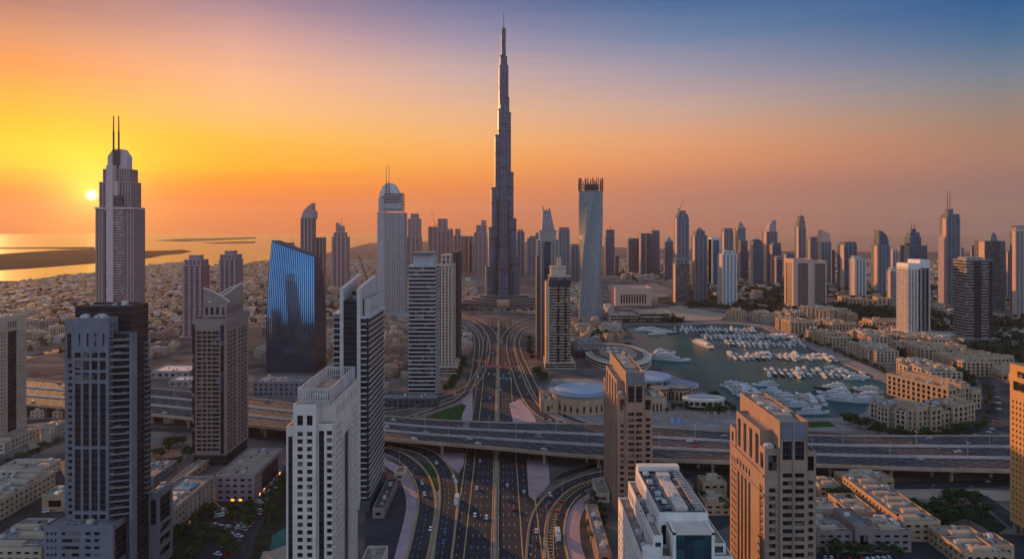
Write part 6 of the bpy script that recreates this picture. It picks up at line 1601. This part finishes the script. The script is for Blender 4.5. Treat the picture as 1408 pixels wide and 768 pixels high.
BK = [('white cabin cruiser', boat_parts(13, 4.2, 1, 1, hullw)), ('white flybridge boat', boat_parts(16, 4.8, 2, 2, hullw)), ('navy hulled boat', boat_parts(15, 4.6, 1, 3, hulld)), ('long white yacht', boat_parts(22, 5.8, 2, 4, hullw))]
BIGB = {60: boat_parts(60, 11, 3, 5, hullw), 44: boat_parts(44, 9, 3, 6, hullw), 34: boat_parts(34, 7.4, 2, 7, hullw), 46: boat_parts(46, 9, 3, 8, hulld), 84: boat_parts(84, 14, 1, 9, hullw)}
n_boats = [0]
def boat(bp, x, y, h, label, group='boats in the marina', name='motor_boat'):
    n_boats[0] += 1
    hull, parts = bp
    o = link(name, hull, None, (x, y, -1.2), h, (SB, 1.12, 1.1) if name == 'motor_boat' else (1, 1.1, 1)); tag(o, label, 'boat', group)
    for nm, me in parts: link(nm, me, o)
rb = random.Random(31); SB = 1.6
ponton = plain('pontoon_planks', (.36,.29,.25), .85)
def pontoon(nm, a, c, n, both=True, hd=None, sizes=(0,0,1,1,2,3), w=2.4, step=0):
    (xa, ya), (xb, yb) = P(*a, -1.2), P(*c, -1.2)
    L = math.hypot(xb-xa, yb-ya); h = math.atan2(yb-ya, xb-xa)
    t = thing('pontoon', 'floating plank walkway, the %s' % nm, 'pontoon', ((xa+xb)/2, (ya+yb)/2, -1.4), h, 'marina pontoons')
    mb = MB(); mb.box(-L/2, L/2, -w/2, w/2, 0, .7); mb.obj('walkway', ponton, t)
    mb = MB()
    for k in range(max(2, int(L/14))):
        x = -L/2+L*(k+.5)/max(2, int(L/14)); mb.tube((x, w*.6, -1), (x, w*.6, 2.6), .22, 6)
    mb.obj('mooring_post', conc_pale, t)['kind'] = 'stuff'
    for sd, side in ((-1, 'near'), (1, 'far')) if both else ((-1, 'near'),):
        k = 0
        n2 = max(4, int(n*.78))
        for i in range(n2):
            if rb.random() < .07: continue
            v = rb.choice(sizes); bl = (13, 16, 15, 22)[v]
            u = -L/2+L*(i+.5)/n2+rb.uniform(-.6,.6); q = sd*(bl*SB/2+2.2)
            x = (xa+xb)/2+u*math.cos(h)-q*math.sin(h); y = (ya+yb)/2+u*math.sin(h)+q*math.cos(h)
            boat(BK[v][1], x, y, h+(math.pi/2 if sd > 0 else -math.pi/2)+rb.uniform(-.07,.07)+(math.pi if rb.random() < .25 else 0), '%s, %s on the %s side of the %s' % (BK[v][0], ordn(k), side, nm)); k += 1
pontoon('first pontoon from the back', (884,450.5), (918,459.5), 9)
pontoon('second pontoon from the back', (926,453.5), (1040,455.5), 26)
pontoon('third pontoon from the back', (964,463), (1088,463.5), 25)
pontoon('fourth pontoon from the back', (990,472), (1106,474.5), 22)
pontoon('fifth pontoon from the back', (1004,490.5), (1142,492), 24)
pontoon('sixth pontoon from the back', (1050,512), (1192,517), 20)
pontoon('short promenade pontoon', (1146,503), (1206,523), 6, False)
pontoon('slanting pontoon nearest the elevated road', (1028,528), (1098,571), 14, True, sizes=(1,3,3))
# large yachts: stern and bow in photo pixels
for lab, a, c, L in (
  ('large streamlined white superyacht moored beside the pale blue disc roof', (898,493), (946,497), 60),
  ('white superyacht lying behind the streamlined one by the ring building', (898,488), (926,486.5), 46 if False else 44),
  ('long white yacht with a sharp bow lying alone in the near basin', (1133,566), (1087,540), 60),
  ('white three deck yacht beside the lone sharp bowed yacht', (1140,560), (1112,545), 34),
  ('long white yacht moored beside the fourth pontoon row', (951,467.5), (987,483), 84),
  ('white yacht with stacked decks, foremost of the cluster by the promenade', (1172,552), (1134,548), 44),
  ('white yacht with a pale bow, middle of the cluster by the promenade', (1172,544.5), (1128,541.5), 44),
  ('navy hulled yacht, rearmost of the cluster by the promenade', (1166,537), (1123,535), 46),
  ('white yacht, nearest the sandstone block in the promenade cluster', (1200,553), (1168,552.5), 34),
  ('white yacht tied behind the promenade cluster', (1206,539), (1180,536), 34),
  ('white yacht with a broad deck between the two promenade groups', (1206,546), (1180,545), 34),
  ('sharp bowed white yacht at the outer end of the slanting pontoon', (1035,553), (1004,527), 60),
  ('second white yacht along the slanting pontoon, inside the sharp bowed one', (1050,556), (1022,532), 44)):
    (xa, ya), (xb, yb) = P(*a, -1.2), P(*c, -1.2)
    boat(BIGB[L], (xa+xb)/2, (ya+yb)/2, math.atan2(yb-ya, xb-xa), lab, 'large yachts in the marina', 'yacht')

# ------------------------------------------------------------------ vehicles
def paint(nm, c): return plain('car_paint_'+nm, c, .3, .1, .5, var=.05)
CARC = [('white', (.70,.69,.68)), ('silver', (.42,.42,.43)), ('black', (.012,.012,.014)), ('red', (.38,.02,.02)), ('blue', (.04,.09,.24)), ('grey', (.12,.12,.13))]
tail = plain('tail_lamp', (.45,.02,.02), .4); headl = plain('head_lamp', (.8,.78,.7), .2, spec=.6); rubber = plain('tyre_rubber', (.015,.015,.016), .9)
def car_mesh(nm, c, kindn):
    mb = MB(); gb = MB()
    if kindn == 'car': L, W, h1, prof, h2 = 4.7, 1.9, .85, ((-1.9,-1.3,.7,1.35)), 1.5
    elif kindn == 'van': L, W, h1, prof, h2 = 5.4, 2.0, 1.0, ((-2.6,-2.5,1.4,2.2)), 2.2
    S = [(-L/2,.5,h1*.95),(-L/2+.3,.32,h1),(L/2-.9,.32,h1*.96),(L/2-.1,.34,h1*.78),(L/2,.45,h1*.62)]
    mb.loft([[(x,-W/2*(.94 if i in (0,4) else 1),z0),(x,W/2*(.94 if i in (0,4) else 1),z0),(x,W/2*.96,z1),(x,-W/2*.96,z1)] for i, (x, z0, z1) in enumerate(S)])
    a, b, c2, d = prof
    rp = lambda m, w0, w1, za, zb, e: m.loft([[(a-e,-w0,za),(d+e,-w0,za),(d+e,w0,za),(a-e,w0,za)],[(b-e,-w1,zb),(c2+e,-w1,zb),(c2+e,w1,zb),(b-e,w1,zb)]])
    rp(mb, W*.46, W*.38, h1*.97, h2, 0)
    zz = h1+.12*(h2-h1); gb.loft([[(a+.03,-W*.462,zz),(d-.0,-W*.462,zz),(d-.0,W*.462,zz),(a+.03,W*.462,zz)],[(b-.12,-W*.40,h2-.12),(c2+.16,-W*.40,h2-.12),(c2+.16,W*.40,h2-.12),(b-.12,W*.40,h2-.12)]])
    wb = MB()
    for x in (-L*.3, L*.31):
        for y in (-W/2+.1, W/2-.1): wb.tube((x,y-.13,.33), (x,y+.13,.33), .33, 8)
    tl = MB(); hl = MB()
    for y in (-W*.36, W*.36):
        tl.box(-L/2-.03, -L/2+.05, y-.22, y+.22, h1*.68, h1*.86); hl.box(L/2-.06, L/2+.03, y-.22, y+.22, h1*.48, h1*.64)
    return mb.mesh(kindn, paint(nm, c)), [('windows', gb.mesh('windows', tint)), ('tyres', wb.mesh('tyres', rubber)), ('tail_lamp', tl.mesh('tail_lamp', tail)), ('headlight', hl.mesh('headlight', headl))]
CARS = [(nm, car_mesh(nm, c, 'car')) for nm, c in CARC]; VANS = [(nm, car_mesh(nm, c, 'van')) for nm, c in CARC[:2]]
def bus_parts():
    mb = MB(); mb.box(-6,6,-1.3,1.3,.4,3.2); gb = MB(); gb.box(-5.8,6.03,-1.32,1.32,1.5,2.6); wb = MB()
    for x in (-3.6, 4):
        for y in (-1.2, 1.2): wb.tube((x,y-.15,.5),(x,y+.15,.5),.5,8)
    tp = MB(); tp.box(-4.5,-1.5,-.9,.9,3.21,3.5)
    return mb.mesh('bus', paint('bus_white', (.62,.60,.60))), [('windows', gb.mesh('windows', tint)), ('tyres', wb.mesh('tyres', rubber)), ('roof_unit', tp.mesh('roof_unit', roofu1))]
BUS = bus_parts()
rc = random.Random(77); n_cars = [0]
def vehicle(bp, x, y, z, h, label, cat, group, name):
    n_cars[0] += 1
    body_, parts = bp
    o = link(name, body_, None, (x, y, z), h, (1.2, 1.2, 1.2)); tag(o, label, cat, group)
    for nm, me in parts: link(nm, me, o)
def car(x, y, z, h, where, col=None, group='cars on the roads', van=False):
    if van: nm, bp = VANS[rc.randrange(2)]; vehicle(bp, x, y, z, h, '%s van %s' % (nm, where), 'van', group, 'van'); return
    i = col if col is not None else rc.choice((0,0,0,0,1,1,2,2,5,5,3,4))
    vehicle(CARS[i][1], x, y, z, h, '%s car %s' % (CARS[i][0], where), 'car', group, 'car')
def lane_cars(line, off, z, rev, gap, where, y0=-1e9, y1=1e9, x0=-1e9, x1=1e9, jitter=.5):
    l = offs(line, off); k = 0; d = rc.uniform(0, gap)
    pts = along(l, 1.0)
    while d < len(pts)-2:
        x, y, h = pts[int(d)]
        if y0 < y < y1 and x0 < x < x1:
            car(x, y, z, h+(math.pi if rev else 0), '%s %s' % (ordn(k), where), van=rc.random() < .1); k += 1
        d += gap*1.7*rc.uniform(.35, 1.8)
# the ones one can pick out on the main highway, from the photograph
for px, py, col, rev, lab in ((655.5,672,0,1,'alone below the overpass on the sunset side of the highway'),(653,709,0,1,'nearest but one in the middle lane of the sunset side'),(669,712,0,1,'beside the median on the sunset side, near the picture base'),(646,726,2,1,'nearest on the outer lane of the sunset side'),(660,634,1,1,'just emerging from the overpass on the sunset side'),
    (697.5,668,0,0,'in the second lane on the marina side of the median'),(697,686,5,0,'directly behind the white one on the marina side of the median'),(706,701,3,0,'in the third lane on the marina side, near the picture base'),(707.5,640,3,0,'just short of the overpass on the marina side'),(718,643,3,0,'on the outer strip of the marina side below the overpass'),(720.5,677,0,0,'on the outer strip beside the pink island'),(688,626,2,0,'in the shade of the overpass beside the median')):
    x, y = P(px, py); car(x, y, .14, math.atan2(1, -.0158)+(math.pi if rev else 0), lab, col)
for px, py, col, lab in ((756,681,0,'at the start of the inner marina slip road'),(737.5,731,0,'beside the amber gore hatching'),(738,748,2,'behind the white one beside the amber gore hatching'),(772,692,3,'front of two on the outer marina slip road'),(766,705,3,'rear of two on the outer marina slip road')):
    x, y = P(px, py); car(x, y, .2, math.atan2(-1, -.02)+(.35 if py < 710 else 0), lab, col)
x, y = P(767, 738); vehicle(BUS, x, y, .2, math.pi/2, 'long white bus on the outer marina slip road', 'bus', None, 'bus')
for px, py, col, lab in ((580,665,0,'front of a close pair on the outer sunset slip road'),(583.5,680,0,'rear of a close pair on the outer sunset slip road'),(594,707,2,'alone on the outer sunset slip road'),(592,728,0,'nearest on the outer sunset slip road'),(600,637,0,'on the inner sunset slip road by the lawn'),(624,657,0,'leading on the innermost sunset slip lane'),(627,663,0,'following on the innermost sunset slip lane'),(612,730,4,'bright one near the base of the inner sunset slip road'),(610,746,4,'nearest bright one on the inner sunset slip road')):
    x, y = P(px, py); car(x, y, .2, -math.pi/2+(.25 if py < 690 else -.03), lab, col)
x, y = P(628, 690); vehicle(BUS, x, y, .2, math.pi/2+.02, 'long pale bus on the innermost sunset slip lane', 'bus', None, 'bus')
for o, rev, w, nm in ((-16.8,1,90,'outermost sunset lane'),(-13,1,120,'third sunset lane'),(-9,1,110,'second sunset lane'),(-5,1,130,'sunset lane by the median'),(3.4,0,120,'marina lane by the median'),(7,0,110,'second marina lane'),(10.8,0,120,'third marina lane'),(14.5,0,150,'outermost marina lane')):
    lane_cars(hline, o, .14, rev, w, 'beyond the overpass in the %s' % nm, 735, 1500)
for t0, rev, nm in ((.08,0,'near edge lane of the overpass'),(.16,0,'second lane of the overpass'),(.24,0,'third lane of the overpass'),(.40,0,'near lane of the middle overpass carriageway'),(.48,1,'middle lane of the middle overpass carriageway'),(.57,1,'far lane of the middle overpass carriageway'),(.73,1,'near lane of the far overpass carriageway'),(.82,1,'middle lane of the far overpass carriageway'),(.92,1,'far edge lane of the overpass')):
    lane_cars(lane(t0), 0, DZ+.04, rev, 92, 'in the %s' % nm, x0=-580, x1=470)
for nm, lab in (('upper_sunset','on the upper sunset ramp'),('upper_marina','on the upper marina ramp'),('upper_sunset_outer','on the outer upper sunset ramp')):
    lane_cars(RAMP[nm][0], 1.5, .2, 0, 60, lab)
lane_cars(pxl(STREETS['parking_street'][0]), -2.4, .08, 0, 40, 'on the street past the car park')
lane_cars(pxl(STREETS['service_road'][0]), -3, .08, 0, 45, 'on the service road under the elevated road')
lane_cars(pxl(STREETS['boulevard'][0]), -3, .08, 0, 60, 'on the boulevard before the tallest skyscraper')
def park(where, pts, n, ang, perp=0.0):
    l = pxl(pts); tot = sum(math.hypot(b[0]-a[0], b[1]-a[1]) for a, b in zip(l, l[1:])); k = 0
    for x, y, h in along(l, tot/n*.999)[:n]:
        if rc.random() < .1: continue
        car(x, y, .1, h+ang+(math.pi if rc.random() < .4 else 0), 'parked %s %s' % (ordn(k), where), group='parked cars'); k += 1
park('in the long row nearest the street', [(386,660),(372,684),(355,705),(330,735),(306,768)], 26, 1.2)
park('in the second row from the street', [(380,662),(366,682),(348,703),(322,733),(296,768)], 24, 1.2)
park('in the back row of the car park', [(290,704),(316,700)], 8, 1.3)
park('in the middle row of the car park', [(289,711),(318,706)], 8, 1.3)
park('in the front row of the car park', [(290,722),(316,726)], 8, 1.3)
park('along the shop building at the car park', [(352,692),(365,676),(378,660)], 10, 0)
park('around the ring road bend', [(1356,600),(1372,575),(1372,548),(1364,525)], 18, 1.4)
park('along the ring road below the sandstone blocks', [(1200,604),(1250,608),(1310,606),(1345,598)], 22, 1.4)
park('beside the arena forecourt', [(752,577),(775,582),(800,585),(818,585)], 12, 0)
park('beside the cube building on the side street', [(62,703),(75,701),(88,699)], 5, 1.3)
park('below the grey balconied villa block', [(1135,768),(1180,770),(1230,768)], 12, 1.4)

# ------------------------------------------------------------------ street furniture
lampm = plain('lamp_post_grey', (.42,.40,.40), .5, .3)
def lamp_mesh(h, arms):
    p = MB(); p.tube((0,0,0),(0,0,h),.22,6,.12); p.tube((0,0,0),(0,0,.6),.4,6,.35)
    a = MB()
    for s in arms: a.tube((0,0,h-.1),(0,s*2.6,h+.5),.10,5,.07)
    hd = MB()
    for s in arms: hd.box(-.22,.22,s*2.6-.55,s*2.6+.55,h+.42,h+.62)
    return p.mesh('pole', lampm), a.mesh('bracket', lampm), hd.mesh('lamp_head', metal_pale)
L2 = lamp_mesh(13, (-1, 1)); L1 = lamp_mesh(10, (1,))
def lamp(x, y, z, h, label, m, g='street lamps'):
    t = thing('street_lamp', label, 'street lamp', (x, y, z), h, g)
    for nm, me in zip(('pole','bracket','lamp_head'), m): link(nm, me, t)
for i, (x, y, h) in enumerate(along(offs(hline, -.5), 45, 30)):
    if y < 600 or y > 735: lamp(x, y, 1.0, h, 'double armed street lamp, %s along the highway median from the picture base' % ordn(i), L2)
for t0, nm in ((.325,'nearer'),(.652,'farther')):
    k = 0
    for x, y, h in along(lane(t0), 62, 20):
        if -620 < x < 470: lamp(x, y, DZ-.5, h, 'double armed street lamp, %s along the %s gap of the overpass' % (ordn(k), nm), L2); k += 1
for px, py in ((1282,684),(1333,686)):
    x, y = P(px, py); lamp(x, y, 0, math.pi, 'single street lamp with a round head on the sandy lot, %s' % ('nearer the villas' if px < 1300 else 'nearer the corner road'), L1)
for nm, lab in (('lower_sunset_outer','outer sunset slip road'),('lower_marina_outer','outer marina slip road'),('upper_marina','upper marina ramp'),('upper_sunset','upper sunset ramp')):
    l, w = RAMP[nm]
    for i, (x, y, h) in enumerate(along(offs(l, w/2+1.6), 48, 12)[:7]):
        if -160 < x < 130: lamp(x, y, .1, h, 'single armed street lamp, %s along the %s' % (ordn(i), lab), L1)
def gantry(label, py, m, x0, x1):
    Y = H*F/(py-HY+0.0); c = hw(0, Y)[0]
    t = thing('sign_gantry', label, 'gantry', (c, Y, 0))
    mb = MB()
    for x in (x0, x1): mb.box(x-.4, x+.4, -.4, .4, 0, 8)
    mb.obj('post', metal_pale, t)
    mb = MB(); mb.box(x0-.39, x1+.39, -.5, .5, 7.0, 8.2); mb.obj('beam', metal_pale, t)
    n = 4
    for i in range(n):
        a = x0+3+(x1-x0-6)*(i+.08)/n; b = x0+3+(x1-x0-6)*(i+.92)/n
        mb = MB(); mb.box(a, b, -.75, -.52, 6.2, 9.4); mb.obj('sign_panel', m, t)
gantry('gantry of teal direction panels across the marina side of the highway', 528, plain('teal_sign', (.04,.20,.24), .5), 1, 17)
gantry('gantry with pale and red panels across the far highway', 511, plain('red_sign', (.45,.12,.10), .6), -24, 28)

# ------------------------------------------------------------------ the evening haze over the city
hz = MB(); hz.box(-22500, 22500, -4000, 22500, -5.0, 840)
hm_, N, L, b = nodes('evening_haze'); N.remove(b)
pv = N.new('ShaderNodeVolumePrincipled'); pv.inputs['Color'].default_value = (.68, .55, .46, 1); pv.inputs['Density'].default_value = HAZE; pv.inputs['Anisotropy'].default_value = .35
L.new(pv.outputs[0], N['Material Output'].inputs['Volume'])
kind(hz.obj('haze', hm_), 'stuff')
dup = {k: v for k, v in LABELS.items() if len(v) > 1}
print('COUNTS trees', n_trees, 'boats', n_boats, 'cars', n_cars, 'objects', len(SC.objects), 'dup labels', len(dup), list(dup)[:5], 'houses', len(cand))
for k in LABELS:
    if not 4 <= len(k.split()) <= 16: print('LONG', len(k.split()), k)
